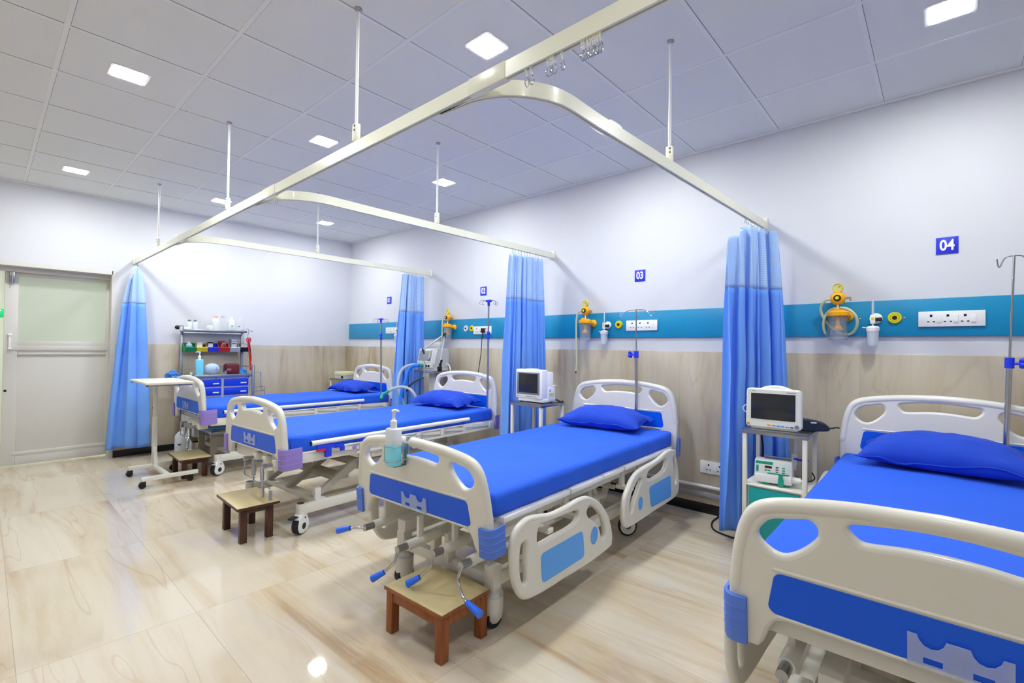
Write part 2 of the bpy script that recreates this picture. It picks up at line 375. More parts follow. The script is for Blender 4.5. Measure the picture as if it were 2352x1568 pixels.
# corridor beyond the door
COR = mat('corridor_paint', (210, 214, 202), .7)
S(MB().bx(XL-2.4, XL-2.3, -1.6, 1.7, 0, 2.7).bx(XL-2.3, XL-.16, 1.6, 1.7, 0, 2.7).bx(XL-2.3, XL-.16, -1.7, -1.6, 0, 2.7).bx(XL-2.4, XL-.16, -1.7, 1.7, 2.7, 2.76).build('wall_corridor', COR), 'pale green corridor walls beyond the door', 'wall')
# sliding door: leaf with frosted upper pane
d = bpy.data.objects.new('door_1', None); C.objects.link(d); S(d, 'off-white sliding door with a frosted upper pane', 'door')
DX = -7.07; LY0, LY1 = .145, .99
f = MB().bx(DX-.02, DX+.02, LY0, LY0+.10, .015, 2.09, .003).bx(DX-.02, DX+.02, LY1-.05, LY1+.06, .015, 2.03, .003)
f.bx(DX-.02, DX+.02, LY0+.10, LY1-.05, 1.23, 1.285, .003).bx(DX-.02, DX+.02, LY0+.1, LY1-.05, .015, .12, .003).bx(DX-.02, DX+.02, LY0+.1, LY1-.05, 1.955, 2.05, .003)
f.build('door_frame', FRAMEW, d)
MB().bx(DX-.012, DX+.012, LY0+.09, LY1-.04, .11, 1.235, .002).build('door_panel', FRAMEW, d)
MB().bx(DX+.004, DX+.03, LY0+.10, LY1-.05, 1.145, 1.165, .003).bx(DX-.0, DX+.026, LY0+.08, LY1-.03, .115, .15, .006).bx(DX, DX+.028, LY0+.05, LY1-.03, 1.19, 1.24, .004).build('door_moulding', FRAMEW, d)
MB().bx(DX-.004, DX+.004, LY0+.095, LY1-.045, 1.28, 1.96).build('door_pane', GLASS, d)
MB().bx(DX+.018, DX+.04, LY0+.035, LY0+.055, 1.20, 1.36, .004).bx(DX+.02, DX+.05, LY0+.03, LY0+.06, 1.20, 1.22, .003).bx(DX+.02, DX+.05, LY0+.03, LY0+.06, 1.34, 1.36, .003).build('door_handle', WHITEP, d)
MB().cyl((DX+.018, LY0+.02, .78), (DX+.024, LY0+.02, .78), .012).build('door_lock', BLACK, d)
MB().bx(DX+.02, DX+.05, LY0+.03, LY0+.07, 1.88, 2.03, .006).tube([(DX+.05, LY0+.05, 2.04), (DX+.05, LY0+.05, 1.86)], .006).build('door_hanger', CHROME, d)
MB().bx(DX+.02, DX+.07, DY0-.45, LY1+.04, 1.99, 2.045, .004).build('door_track', FRAMEW, d)
S(MB().bx(XL-.155, XL+.004, DY1-.008, DY1+.03, 0, DZ+.03).bx(XL-.155, XL+.004, DY0-.45, DY1, DZ-.012, DZ+.03).build('trim_7', FRAMEW), 'off-white lining around the door opening', 'trim')
ex = T('exit_sign', 'green exit sign seen in the corridor past the sliding door', 'sign', (-7.9, .05, 1.6))
MB().bx(-.008, .008, -.13, .13, -.05, .05, .004).build('sign_plate', mat('exit_green', (10, 150, 90), .4, emit=.5), ex)
MB().text('EXIT', .085, Tr(.0085, 0, 0) @ Matrix(((0, 0, 1, 0), (1, 0, 0, 0), (0, 1, 0, 0), (0, 0, 0, 1))), .0008, .002).build('lettering', mat('exit_white', (250, 255, 250), .4, emit=.8), ex)
MB().tube([(0, -.08, .05), (0, -.08, 1.05)], .004).tube([(0, .08, .05), (0, .08, 1.05)], .004).build('hanger', CHROME, ex)

# ---------------------------------------------------------------- ceiling downlights
lamp0 = None
LL = {(-3.61, .56): 'square ceiling downlight nearest the door side, before the left curtain track rod', (-6.01, .56): 'square ceiling downlight nearest the sliding door',
      (-3.61, 1.77): 'square ceiling downlight above the main track between the first and second cross tracks', (-6.01, 1.77): 'square ceiling downlight behind the rod on the main curtain track',
      (-6.01, 2.985): 'square ceiling downlight nearest the far room corner', (-3.61, 2.985): 'square ceiling downlight beside the rod of the middle cross track',
      (-1.8, 1.77): 'largest-looking square downlight at top centre above the main track', (.026, 2.985): 'square ceiling downlight at the top right corner of the view',
      (-1.8, 2.985): 'square ceiling downlight partly hidden behind the nearest cross track'}
for (x, y), lb in LL.items():
    if lamp0 is None:
        lamp0 = T('ceiling_downlight', lb, 'ceiling light', (x, y, H), 0, 'square ceiling downlights')
        MB().plate([rrect(-.093, .093, -.093, .093, .02), rrect(-.078, .078, -.078, .078, .014)], .005, .001, Tr(0, 0, -.0025)).build('frame', WHITEP, lamp0)
        MB().bx(-.077, .077, -.077, .077, -.0062, .004, .003).build('diffuser', LAMPM, lamp0)
    else: dup(lamp0, (x, y, H), 0, lb)

# ---------------------------------------------------------------- curtain tracks
ZT = 2.19; TY = 1.17
mt = T('curtain_track', 'long ivory curtain track running from the left wall over the bed feet', 'curtain track', (0, TY, ZT), 0, 'ivory curtain tracks')
def channel(M0, L0, L1):      # C section: two cheeks, top, slot below
    b = bmesh.new(); P = ((-.004, 0), (-.0125, 0), (-.0125, .055), (.0125, .055), (.0125, 0), (.004, 0), (.004, .02), (-.004, .02))
    A, B = [[b.verts.new((x, u, z)) for u, z in P] for x in (L0, L1)]
    for k in range(8): b.faces.new((A[k], A[(k+1) % 8], B[(k+1) % 8], B[k]))
    b.faces.new(A[::-1]); b.faces.new(B); bmesh.ops.recalc_face_normals(b, faces=b.faces[:])
    return MB().add(b)
channel(None, XL, 1.6).build('rail', TRACK, mt)
MB().bx(XL+.01, 1.59, -.0036, .0036, .016, .0195).build('slot', GAPSHADE, mt)  # grey strip painted as the shade inside the slot
for jx in (-1.18, -3.06, -4.98):
    MB().bx(jx-.09, jx+.09, -.0145, .0145, -.002, .0575, .001).build('joint_sleeve', TRACK, mt)
MB().bx(XL, XL+.012, -.03, .03, -.01, .07, .003).build('wall_bracket', TRACK, mt)
def cross_track(x, xe, lab):
    t = T('curtain_track', lab, 'curtain track', (x, 0, ZT), 0, 'ivory curtain tracks')
    r = .3; pts = [(-.14, TY+.012, 0)]+[(-r+r*s_(a), TY+.018+r-r*c_(a), 0) for a in [PI/2*k/8 for k in range(1, 9)]]+[(0, TY+.5, 0), (xe-x, YH, 0)]
    pts = [(-.40, TY+.014, 0)]+pts[1:]
    m = MB(); b = bmesh.new()
    P = [Vector(p) for p in pts]; rows = []
    for i, p in enumerate(P):
        tdir = (P[min(i+1, len(P)-1)]-P[max(i-1, 0)]).normalized(); nn = Vector((-tdir.y, tdir.x, 0))
        rows.append([b.verts.new(p+nn*u+Vector((0, 0, z))) for u, z in ((-.004, 0), (-.0125, 0), (-.0125, .055), (.0125, .055), (.0125, 0), (.004, 0), (.004, .02), (-.004, .02))])
    for A, B in zip(rows, rows[1:]):
        for k in range(8): b.faces.new((A[k], A[(k+1) % 8], B[(k+1) % 8], B[k]))
    b.faces.new(rows[-1]); b.faces.new(rows[0][::-1]); bmesh.ops.recalc_face_normals(b, faces=b.faces[:])
    m.add(b).build('rail', TRACK, t)
    MB().bx(xe-x-.03, xe-x+.03, YH-.014, YH, -.012, .07, .003).build('wall_bracket', TRACK, t)
    return t
cross_track(-1.055, -.985, 'ivory cross track over the foot side of bed three, ending above the nearest blue curtain')
cross_track(-2.945, -2.93, 'middle ivory cross track between bed two and bed three')
cross_track(-4.87, -4.885, 'farthest ivory cross track between bed one and bed two')
rod0 = None
for x, y, lb in [(-2.065, TY, 'tall white rod nearest the viewer holding the main curtain track'), (-3.83, TY, 'white rod holding the main track in front of a downlight'), (-5.86, TY, 'white rod holding the main track near the left wall'),
                 (-1.05, 2.365, 'white rod holding the nearest cross track'), (-2.95, 2.375, 'white rod holding the middle cross track'), (-4.89, 2.35, 'white rod holding the farthest cross track')]:
    if rod0 is None:
        rod0 = T('track_rod', lb, 'rod', (x, y, 0), 0, 'white track rods')
        MB().cyl((0, 0, 2.30), (0, 0, H-.004), .0075, n=12).build('rod', WHITEP, rod0)
        cl = MB().bx(-.017, .017, -.014, .014, 2.25, 2.335, .006).build('clamp', TRACK, rod0)
        MB().cyl((.008, -.0145, 2.30), (.008, -.0165, 2.30), .004).cyl((.008, -.0145, 2.32), (.008, -.0165, 2.32), .004).build('screw', RUBBER, cl)
        MB().lathe([(.019, 0), (.019, .005), (.011, .012), (.008, .015)], Tr(0, 0, H) @ Rx(PI)).build('ceiling_cup', STEEL, rod0)
    else: dup(rod0, (x, y, 0), 0, lb)
hook0 = None
def hook_mesh(parent):
    MB().bx(-.004, .004, -.006, .006, -.012, .004, .002).tube([(0, .0, -.012), (0, .004, -.018), (0, .0, -.024), (0, -.004, -.018)], .0018, 6, 4, True).build('runner', WHITEP, parent)
    MB().tube([(.0, 0, -.022), (.002, .007, -.03), (.002, .009, -.045), (.0, .003, -.056), (0, -.006, -.052), (0, -.008, -.042), (0, -.003, -.036)], .0016, 6, 4).build('wire_hook', CLEAR if False else CHROME, parent)
for k, px in enumerate([-1.005, -.985, -.915, -.905, -.895, -.862, -.79, -.782, -.77, -.76, -.752, -.744, -.736, -.728]):
    lb = 'small clear curtain hook hanging loose from the main track near the top of the view'
    if hook0 is None:
        hook0 = T('curtain_hook', lb, 'curtain hook', (px, TY, ZT), 0, 'loose curtain hooks on the main track'); hook_mesh(hook0)
    else:
        h = dup(hook0, (px, TY, ZT), random.uniform(-.8, .8), lb)
h = dup(hook0, (-2.98, TY, ZT), .4, 'single clear curtain hook hanging at the middle joint of the main track'); del h['group']

# ---------------------------------------------------------------- curtains
def curtain(lab, top, bot, z0, z1, zs, npl, amp, amp_t, loc, sag=None, hooks=None, seed=0):
    """top/bot: plan polylines (x,y) the pleats run along at z1 and z0"""
    t = T('privacy_curtain', lab, 'curtain', loc, 0, 'blue privacy curtains')
    rnd = random.Random(seed); ph = [rnd.uniform(-.5, .5) for _ in range(40)]; am = [rnd.uniform(.5, 1.25) for _ in range(60)]
    def along(poly, u):
        P = cat([(p[0], p[1], 0) for p in poly], 8); n = len(P)-1; i = min(int(u*n), n-1); q = u*n-i
        p = P[i].lerp(P[i+1], q); d = (P[i+1]-P[i]).normalized(); return p, Vector((-d.y, d.x, 0)), d
    def pt(u, z):
        k = max(0, min(1, (z1-z)/(z1-z0))); kk = k**.8
        a, na, da = along(top, u); b, nb, db = along(bot, u); p = a.lerp(b, kk); nn = na.lerp(nb, kk).normalized(); dd = da.lerp(db, kk)
        i = u*npl; j = int(i); A = (amp_t+(amp-amp_t)*min(1, k*2.2))*(am[j % 60]*(1-(i-j))+am[(j+1) % 60]*(i-j))
        x = s_(2*PI*(i+.22*s_(i*1.3+seed))+.5*s_(z*1.7+seed))
        q = p+nn*A*x+dd*(A*.45*s_(4*PI*i))
        zz = z
        if sag: zz = z-sag(u)*max(0, 1-k*5)
        zz += .012*s_(u*9+seed)*k
        q += nn*.006*noise.noise((u*6, z*3, seed))
        return Vector((q.x-loc[0], q.y-loc[1], zz-loc[2]))
    W = 2.2
    nu = npl*20+1
    for nm, za, zb, mt_, nv in (('heading', zs, z1, CURTOP, 14), ('drape', z0, zs, CURTAIN, 40)):
        o = MB().grid(lambda u, v: pt(u, za+(zb-za)*v), nu, nv, uv=lambda u, v: (u*W, v*(zb-za)*1.0)).build(nm, mt_, t, ang=80)
        sd = o.modifiers.new('t', 'SOLIDIFY'); sd.thickness = .002; sd.offset = 0
    # stitched hem between heading and drape
    m = MB().tube([pt(i/(nu-1), zs) for i in range(nu)], .0012, 5).build('seam', CURTAIN, t)
    for p in (hooks or []):
        o = MB().tube([(p[0]-loc[0], p[1]-loc[1], ZT-.002-loc[2]), (p[0]-loc[0]+.004, p[1]-loc[1], ZT-.02-loc[2]), (p[0]-loc[0], p[1]-loc[1], ZT-.04-loc[2])], .0022, 6, 3).build('hook', CHROME, t)
    return t
curtain('blue curtain bunched beside the nearest monitor trolley, draped wide at its hem', [(-1.06, 3.34), (-1.0, 3.50), (-.965, 3.66), (-.87, 3.755)], [(-1.075, 3.36), (-1.04, 3.58), (-.93, 3.70), (-.76, 3.755)],
        .06, 2.145, 1.715, 5, .052, .03, (-1.03, 3.6, 0), sag=lambda u: .12*max(0, 1-u*3)+.02*max(0, u*3-2), hooks=[(-.998+.0011*k, 3.45+.033*k) for k in range(9)], seed=3)
curtain('blue curtain gathered between bed two and the monitor trolley with grey screen', [(-2.94, 3.23), (-2.935, 3.45), (-2.93, 3.68)], [(-2.94, 3.14), (-2.935, 3.45), (-2.93, 3.775)],
        .06, 2.152, 1.735, 6, .05, .03, (-2.935, 3.45, 0), hooks=[(-2.935, 3.24+.043*k) for k in range(11)], seed=5)
curtain('blue curtain gathered between bed one and the ventilator', [(-4.885, 3.43), (-4.885, 3.56), (-4.885, 3.73)], [(-4.885, 3.29), (-4.885, 3.52), (-4.885, 3.745)],
        .06, 2.165, 1.70, 6, .047, .028, (-4.885, 3.52, 0), hooks=[(-4.885, 3.44+.035*k) for k in range(9)], seed=8)
curtain('blue curtain tied narrow at the top hanging by the door on the left wall', [(-6.83, 1.105), (-6.79, 1.165), (-6.83, 1.225)], [(-6.82, .945), (-6.72, 1.06), (-6.70, 1.2), (-6.80, 1.345)],
        .115, 2.15, 1.725, 2, .055, .035, (-6.79, 1.17, 0), sag=lambda u: .16*abs(u-.5)*2, hooks=[(-6.81, TY), (-6.79, TY+.004)], seed=11)

# ---------------------------------------------------------------- teal service panel with sockets, outlets, signs
tp = T('service_panel', 'teal panel strip running along the white wall above the bed heads', 'wall panel', (-2, YH, 0))
MB().bx(XL+2.001, XR+1.999, -.018, -.001, 1.387, 1.614, .002).build('panel', TEAL, tp)
for sx_, sz_ in [(-2.315, 1.5), (-2.118, 1.5), (-.40, 1.5), (-.175, 1.5)]:
    MB().lathe([(.006, 0), (.006, .002), (.003, .004)], Tr(sx_+2, -.018, sz_) @ Rx(PI/2), 12).build('screw', CHROME, tp)
TP = YH-.018
def socket(x, z, wd, h, n, lab, y=TP, rev=False):
    t = T('power_socket', lab, 'power socket', (x, y, z), 0, 'white triple power sockets')
    MB().bx(-wd/2, wd/2, -.012, 0, -h/2, h/2, .003).build('plate', WHITEP, t)
    st = wd*.255; hs = MB()
    for k in range(n):
        cx = -wd*.30+k*st
        if rev: cx -= .0
        o_ = -.056 if rev else 0
        hs.bx(cx-.006, cx+.006, -.0135, -.011, .012, .026, .002).bx(cx-.018, cx-.008, -.0135, -.011, -.02, -.013, .002).bx(cx+.008, cx+.018, -.0135, -.011, -.02, -.013, .002)
        MB().bx(cx+.024+o_*1.25, cx+.046+o_*1.25, -.0165, -.010, -.024, .022, .002).bx(cx+.030+o_*1.25, cx+.040+o_*1.25, -.017, -.0162, -.019, -.0175).build('rocker_switch', WHITEP, t)
    hs.build('pin_holes', BLACK, t); return t
socket(.037, 1.489, .292, .092, 3, 'white socket plate right of the yellow outlet beneath the 04 sign')
socket(-1.938, 1.491, .292, .09, 3, 'white socket plate behind the drip pole beneath the 03 sign')
socket(-3.905, 1.477, .292, .09, 3, 'white socket plate with a black plug beneath the 02 sign')
socket(-5.71, 1.5, .28, .085, 3, 'white socket plate beneath the 01 sign')
socket(-1.26, .365, .33, .096, 3, 'white socket plate low on the marble dado by the nearest curtain', YH-.012, True)
sg0 = None
for tx, x, lb in (('01', -5.815, 'blue bed number sign reading 01'), ('02', -3.918, 'blue bed number sign reading 02'), ('03', -1.968, 'blue bed number sign reading 03'), ('04', .02, 'blue bed number sign reading 04')):
    t = T('bed_number_sign', lb, 'sign', (x, YH, 1.928), 0, 'blue bed number signs')
    MB().bx(-.05, .05, -.006, 0, -.05, .05, .001).build('plate', SIGN, t)
    MB().text(tx, .078, Matrix.Translation((0, -.0062, -.001)) @ Matrix.Diagonal((.86, 1, 1.12, 1)) @ XZ, .0006, .0019).build('number', SIGNW, t)
def outlet(x, ring, lab):
    t = T('gas_outlet', lab, 'gas outlet', (x, TP, 1.502), 0, 'round gas outlets'); A = Rx(PI/2)
    MB().lathe([(.036, 0), (.036, .008), (.032, .013), (.024, .013), (.022, .010)], A, 32).build('ring', ring, t)
    MB().lathe([(.0255, .0), (.0255, .0115), (.02, .0125), (.0185, .0115)], A, 32).build('inner_ring', mat('dark_line', (70, 70, 30), .5) if ring is LEMON else BLACK, t)
    MB().lathe([(.022, 0), (.022, .0128), (.0125, .013)], A, 32).build('face', ring, t)
    MB().lathe([(.0125, 0), (.0125, .0155), (.0, .0155)], A, 32).build('port', BLACK, t)
outlet(-.222, LEMON, 'yellow round gas outlet beside the socket beneath the 04 sign'); outlet(-2.161, LEMON, 'yellow round gas outlet left of the socket beneath the 03 sign')
outlet(-4.085, LEMON, 'yellow round gas outlet left of the socket beneath the 02 sign'); outlet(-4.185, WHITEP, 'white round gas outlet beside the yellow one beneath the 02 sign')

def suction(x, lab, hose, side):
    t = T('suction_unit', lab, 'suction unit', (x, TP-.075, 1.36), 0, 'yellow wall suction units')
    jx = 0 if not side else .0
    jar = MB().lathe([(.047, 0), (.048, .004), (.050, .16), (.047, .16), (.0455, .006), (.0, .005)], None, 28).build('jar', CLEAR, t)
    cage = MB()
    for k in range(9): cage.tube([(.0525*c_(2*PI*q/24), .0525*s_(2*PI*q/24), .005+.018*k) for q in range(24)], .0009, 5, closed=True)
    for q in range(6): cage.tube([(.0535*c_(PI/3*q+.3), .0535*s_(PI/3*q+.3), .0), (.0535*c_(PI/3*q+.3), .0535*s_(PI/3*q+.3), .165)], .0013, 5)
    cage.build('wire_cage', CHROME, t)
    MB().lathe([(.05, .158), (.062, .16), (.063, .182), (.052, .19), (.03, .2), (.0, .2)], None, 32).bx(-.012, .012, -.05, -.02, .185, .208, .004).build('lid', YEL, t)
    MB().cyl((0, 0, .16), (0, 0, .10), .010).lathe([(.0, .098), (.012, .1), (.03, .075), (.03, .07), (.0, .07)], None, 20).bx(-.03, .03, -.012, .012, .145, .16, .003).build('float_valve', YEL, t)
    MB().cyl((0, 0, .2), (0, 0, .245), .006).build('stem', WHITEP, t)
    A = Rx(PI/2)
    MB().lathe([(.0, -.025), (.03, -.022), (.043, -.008), (.044, .006), (.036, .02), (.022, .026), (.0, .026)], Tr(0, 0, .275) @ A, 28).cyl((0, .02, .275), (0, .073, .275), .018).build('regulator', YEL, t)
    MB().lathe([(.0, .02), (.021, .02), (.021, .034), (.014, .036), (.0, .036)], Tr(0, 0, .275) @ A, 20).build('regulator_knob', BLACK, t)
    MB().lathe([(.0, .034), (.011, .034), (.011, .0375), (.0, .0375)], Tr(0, 0, .275) @ A, 16).build('knob_cap', LEMON, t)
    MB().lathe([(.03, -.008), (.0305, .010), (.027, .013), (.027, .009)], Tr(0, 0, .342) @ A, 28).cyl((0, 0, .31), (0, 0, .318), .006).build('gauge_case', LEMON, t)
    gf = MB().lathe([(.0, .0), (.0272, 0), (.0272, .0095), (.0, .0095)], Tr(0, 0, .342) @ A, 28).build('gauge_face', mat('gauge_face', (214, 206, 120), .4), t)
    MB().bx(-.0015, .0015, -.0105, -.0098, 0, .022, 0, Tr(0, 0, .342) @ Ry(.8)).build('gauge_needle', BLACK, gf)
    MB().cyl((.04, 0, .275), (.068, 0, .275), .007).bx(.062, .072, -.004, .004, .255, .283, .002).build('valve', CHROME, t)
    MB().lathe([(.034, 0), (.034, .008), (.02, .02), (.014, .075)], Tr(.045, .073, .16) @ A, 28).bx(.005, .05, -.012, .012, .165, .185, .004).build('wall_mount', YEL, t)
    MB().tube(hose, .0085, 10, 6).build('hose', HOSE, t)
    e0 = Vector(hose[-1]); d0 = (e0-Vector(hose[-2])).normalized()
    MB().cyl(e0, e0+d0*.022, .006, .004).build('hose_tip', BLACK if side else CHROME, t)
suction(-.51, 'yellow suction unit with coiled hose on the teal panel beneath the 04 sign',
        [(-.035, 0, .272), (-.072, .0, .264), (-.100, .02, .215), (-.085, .04, .15), (-.045, .062, .09), (.01, .064, .048), (.06, .060, .042), (.095, .03, .08), (.102, .01, .135), (.08, .0, .18), (.04, .0, .208), (-.02, .02, .212), (-.062, .03, .185), (-.082, .03, .13), (-.082, .03, .08), (-.072, .03, .045)], False)
suction(-2.47, 'yellow suction unit with straight hose beneath the 03 sign', [(-.03, -.015, .275), (-.065, -.02, .262), (-.085, -.02, .21), (-.088, -.02, .1), (-.082, -.02, -.1), (-.078, -.02, -.2), (-.085, -.02, -.29)], True)
suction(-4.435, 'yellow suction unit above the ventilator beneath the 02 sign', [(-.03, -.015, .275), (-.062, -.02, .262), (-.075, -.02, .2), (-.078, -.02, .05), (-.088, -.02, -.12), (-.09, -.02, -.26)], True)
def flowmeter(x, lab):
    t = T('oxygen_flowmeter', lab, 'flowmeter', (x, TP-.05, 1.50), 0, 'oxygen flowmeters'); A = Rx(PI/2)
    MB().lathe([(.033, -.05), (.034, -.042), (.028, -.036), (.016, -.034), (.012, .0)], Tr(.012, 0, 0) @ A, 28).build('wall_adapter', WHITEP, t)
    MB().bx(-.013, .013, -.013, .013, -.035, .02, .003).cyl((0, 0, -.05), (0, 0, -.035), .004).build('body', WHITEP, t)
    MB().bx(-.008, .008, -.0145, -.012, -.012, .006).build('label_strip', LEMON, t)
    MB().cyl((.01, 0, -.008), (.046, 0, -.008), .011, .013, 12).build('flow_knob', BLACK, t)
    MB().cyl((0, 0, .018), (0, 0, .125), .011, .0095, 14).build('flow_tube', CLEAR, t)
    MB().cyl((0, 0, .02), (0, 0, .122), .003).build('scale_rod', WHITEP, t)
    MB().lathe([(.0, -.082), (.034, -.082), (.036, -.06), (.028, -.052), (.006, -.048), (0, -.048)], None, 24).cyl((-.03, 0, -.06), (-.055, 0, -.058), .004).build('lid', WHITEP, t)
    MB().lathe([(0, -.175), (.027, -.175), (.029, -.165), (.032, -.08), (.030, -.08), (.026, -.165), (0, -.168)], None, 24).build('humidifier_jar', HUMID, t)
    MB().cyl((0, 0, -.155), (0, 0, -.08), .006).build('dip_tube', WHITEP, t)
flowmeter(-.328, 'white oxygen flowmeter with humidifier jar beneath the 04 sign'); flowmeter(-2.283, 'white oxygen flowmeter with humidifier jar beneath the 03 sign')
flowmeter(-5.53, 'white oxygen flowmeter with humidifier jar beneath the 01 sign')
# low wall services
t = tag(MB().tube([(-1.95, YH-.03, .215), (1.2, YH-.03, .205)], .013, 10).build('conduit_pipe', WHITEP), 'white pipe running low along the marble dado behind the beds', 'pipe')
t = tag(MB().bx(-3.2, 1.2, YH-.045, YH-.012, .135, .17, .004).build('cable_trunking', mat('trunk_grey', (150, 152, 158), .5)), 'grey trunking below the white pipe on the dado', 'cable trunking')

# ---------------------------------------------------------------- beds
HALF = [(.462, 0.0), (.469, .12), (.462, .2), (.452, .278), (.433, .355), (.405, .403), (.358, .430), (.275, .447), (.164, .461), (0, .469)]
def board_polys(lift):
    up = lambda p: (p[0], p[1]+(lift if p[1] > .1 else 0))
    rt = cat([Vector((*up(p), 0)) for p in HALF], 5); rt = [(v.x, v.y) for v in rt]
    low = [(.392, .0), (.377, .02), (.362, .066), (.345, .09), (.31, .106), (.22, .114), (0, .115)]
    low = [(p[0], p[1]+lift*.9*(1 if p[1] > .08 else 0)) for p in low]
    half = low[::-1]+rt[:-1]
    outer = half+[(-x, y) for x, y in rt[::-1]]+[(-x, y) for x, y in low[:-1]][:] if False else half+[(-x, y) for x, y in rt[::-1]]+[(-x, y) for x, y in low[:-1]]
    side = [(.380, .351), (.353, .379), (.305, .391), (.264, .399), (.245, .383), (.247, .353), (.285, .309), (.329, .284), (.368, .299), (.388, .325)]
    side = [(v.x, v.y+lift) for v in cat([Vector((*p, 0)) for p in side], 4, True)]
    mid = [(.172, .410), (.176, .394), (.163, .377), (.140, .367), (.07, .375), (0, .378), (-.07, .375), (-.140, .367), (-.163, .377), (-.176, .394), (-.172, .410), (-.14, .416), (-.07, .424), (0, .427), (.07, .424), (.14, .416)]
    mid = [(v.x, v.y+lift) for v in cat([Vector((*p, 0)) for p in mid], 3, True)]
    return [outer, side, [(-x, y) for x, y in side[::-1]], mid], rt
def board(parent, nm, yl, zb, lift, tilt, outw, m, bm_, pocket, wrap, ks=1.0):
    """outw: -1 foot (outer face towards -y), +1 head"""
    polys, rt = board_polys(lift)
    bh = .138 if ks >= 1 else .124; M0 = Tr(0, yl, zb) @ Rx(-tilt*outw*1.0); M = M0 @ Matrix.Diagonal((1, 1, ks, 1))
    b = MB().plate(polys, .036, .012, M @ XZ)
    full = rt[5:]+[(-x, z) for x, z in rt[5:-1][::-1]]; rim = []
    for i, (x, z) in enumerate(full):
        a, b_ = full[max(0, i-1)], full[min(len(full)-1, i+1)]; dx, dz = b_[0]-a[0], b_[1]-a[1]; L_ = math.hypot(dx, dz) or 1
        rim.append(M @ Vector((x-.0175*dz/L_, 0, z+.0175*dx/L_)))
    b.tube(rim, lambda q: .0225*max(.15, min(1, (min(q, 1-q)/.028)))**.5, 12)
    for sgn in (-1, 1):
        b.tube([M @ Vector((x, sgn*.0165, .243+lift)) for x in (-.35, -.2, 0, .2, .35)], .0055, 6)
        b.tube([M @ Vector((x, sgn*.0165, .112+lift*.95)) for x in (-.34, -.2, 0, .2, .34)], .006, 6)
    o = b.build(nm, m, parent, ang=50)
    def quad(a, bq, z1, z2, r=.022):
        # rounded trapezoid
        pts = []
        for cx, cz, a0 in ((a-r, z1-r, 0), (-a+r, z1-r, PI/2), (-bq+r, z2+r, PI), (bq-r, z2+r, 1.5*PI)):
            for k in range(5): t = a0+PI/2*k/4; pts.append((cx+r*c_(t), cz+r*s_(t)))
        return pts
    MB().plate([quad(.349, .362, .234+lift, .117+lift)], .041, .001, M @ XZ).build('panel', BPANEL, o)
    for sgn in (-1, 1):
        if outw < 0: plan = [(.417, -.0185), (.417, -.031), (.455, -.034), (.473, -.026), (.486, -.004), (.487, wrap), (.478, wrap), (.477, 0), (.468, -.012), (.45, -.019)]
        else: plan = [(.417, .0185), (.417, .031), (.455, .034), (.476, .026), (.490, .004), (.491, -wrap*.5), (.480, -wrap*.5), (.480, 0), (.470, .012), (.45, .019)]
        if sgn < 0: plan = [(-x, y) for x, y in plan]
        q = MB().plate([plan], bh, .002, M0 @ Tr(0, 0, bh/2))
        mid = [plan[i] for i in (1, 2, 3, 4, 5)]
        for h in (.036, .07, .104) if ks >= 1 else (.032, .062, .093): q.tube([M0 @ Vector((x, y, h)) for x, y in mid], .0022, 5)
        q.build('bumper', bm_, o, ang=35)
    if pocket:
        pc = mat('card_pocket_plastic', (206, 218, 244), .2, alpha=.34)
        x0 = pocket
        # transparent two-bay card holder with scooped tops
        poly = [(x0, .114)]
        poly += [(x0+.176, .114), (x0+.176, .19), (x0+.159, .19), (x0+.155, .178), (x0+.146, .167), (x0+.134, .163), (x0+.122, .166), (x0+.113, .176), (x0+.108, .19), (x0+.068, .19), (x0+.063, .176), (x0+.054, .166), (x0+.042, .163), (x0+.030, .167), (x0+.021, .178), (x0+.017, .19), (x0, .19)]
        hol = [[(x0+.028, .125), (x0+.028, .14), (x0+.062, .14), (x0+.062, .125)], [(x0+.112, .125), (x0+.112, .14), (x0+.146, .14), (x0+.146, .125)]]
        k = MB().plate([poly]+hol, .003, .0008, M @ Tr(0, -.027, 0) @ XZ)
        for xx in (x0+.003, x0+.088, x0+.173): k.bx(xx-.004, xx+.004, -.0255, -.020, .115, .188, .001, M)
        k.build('card_pocket', pc, o)
    return o
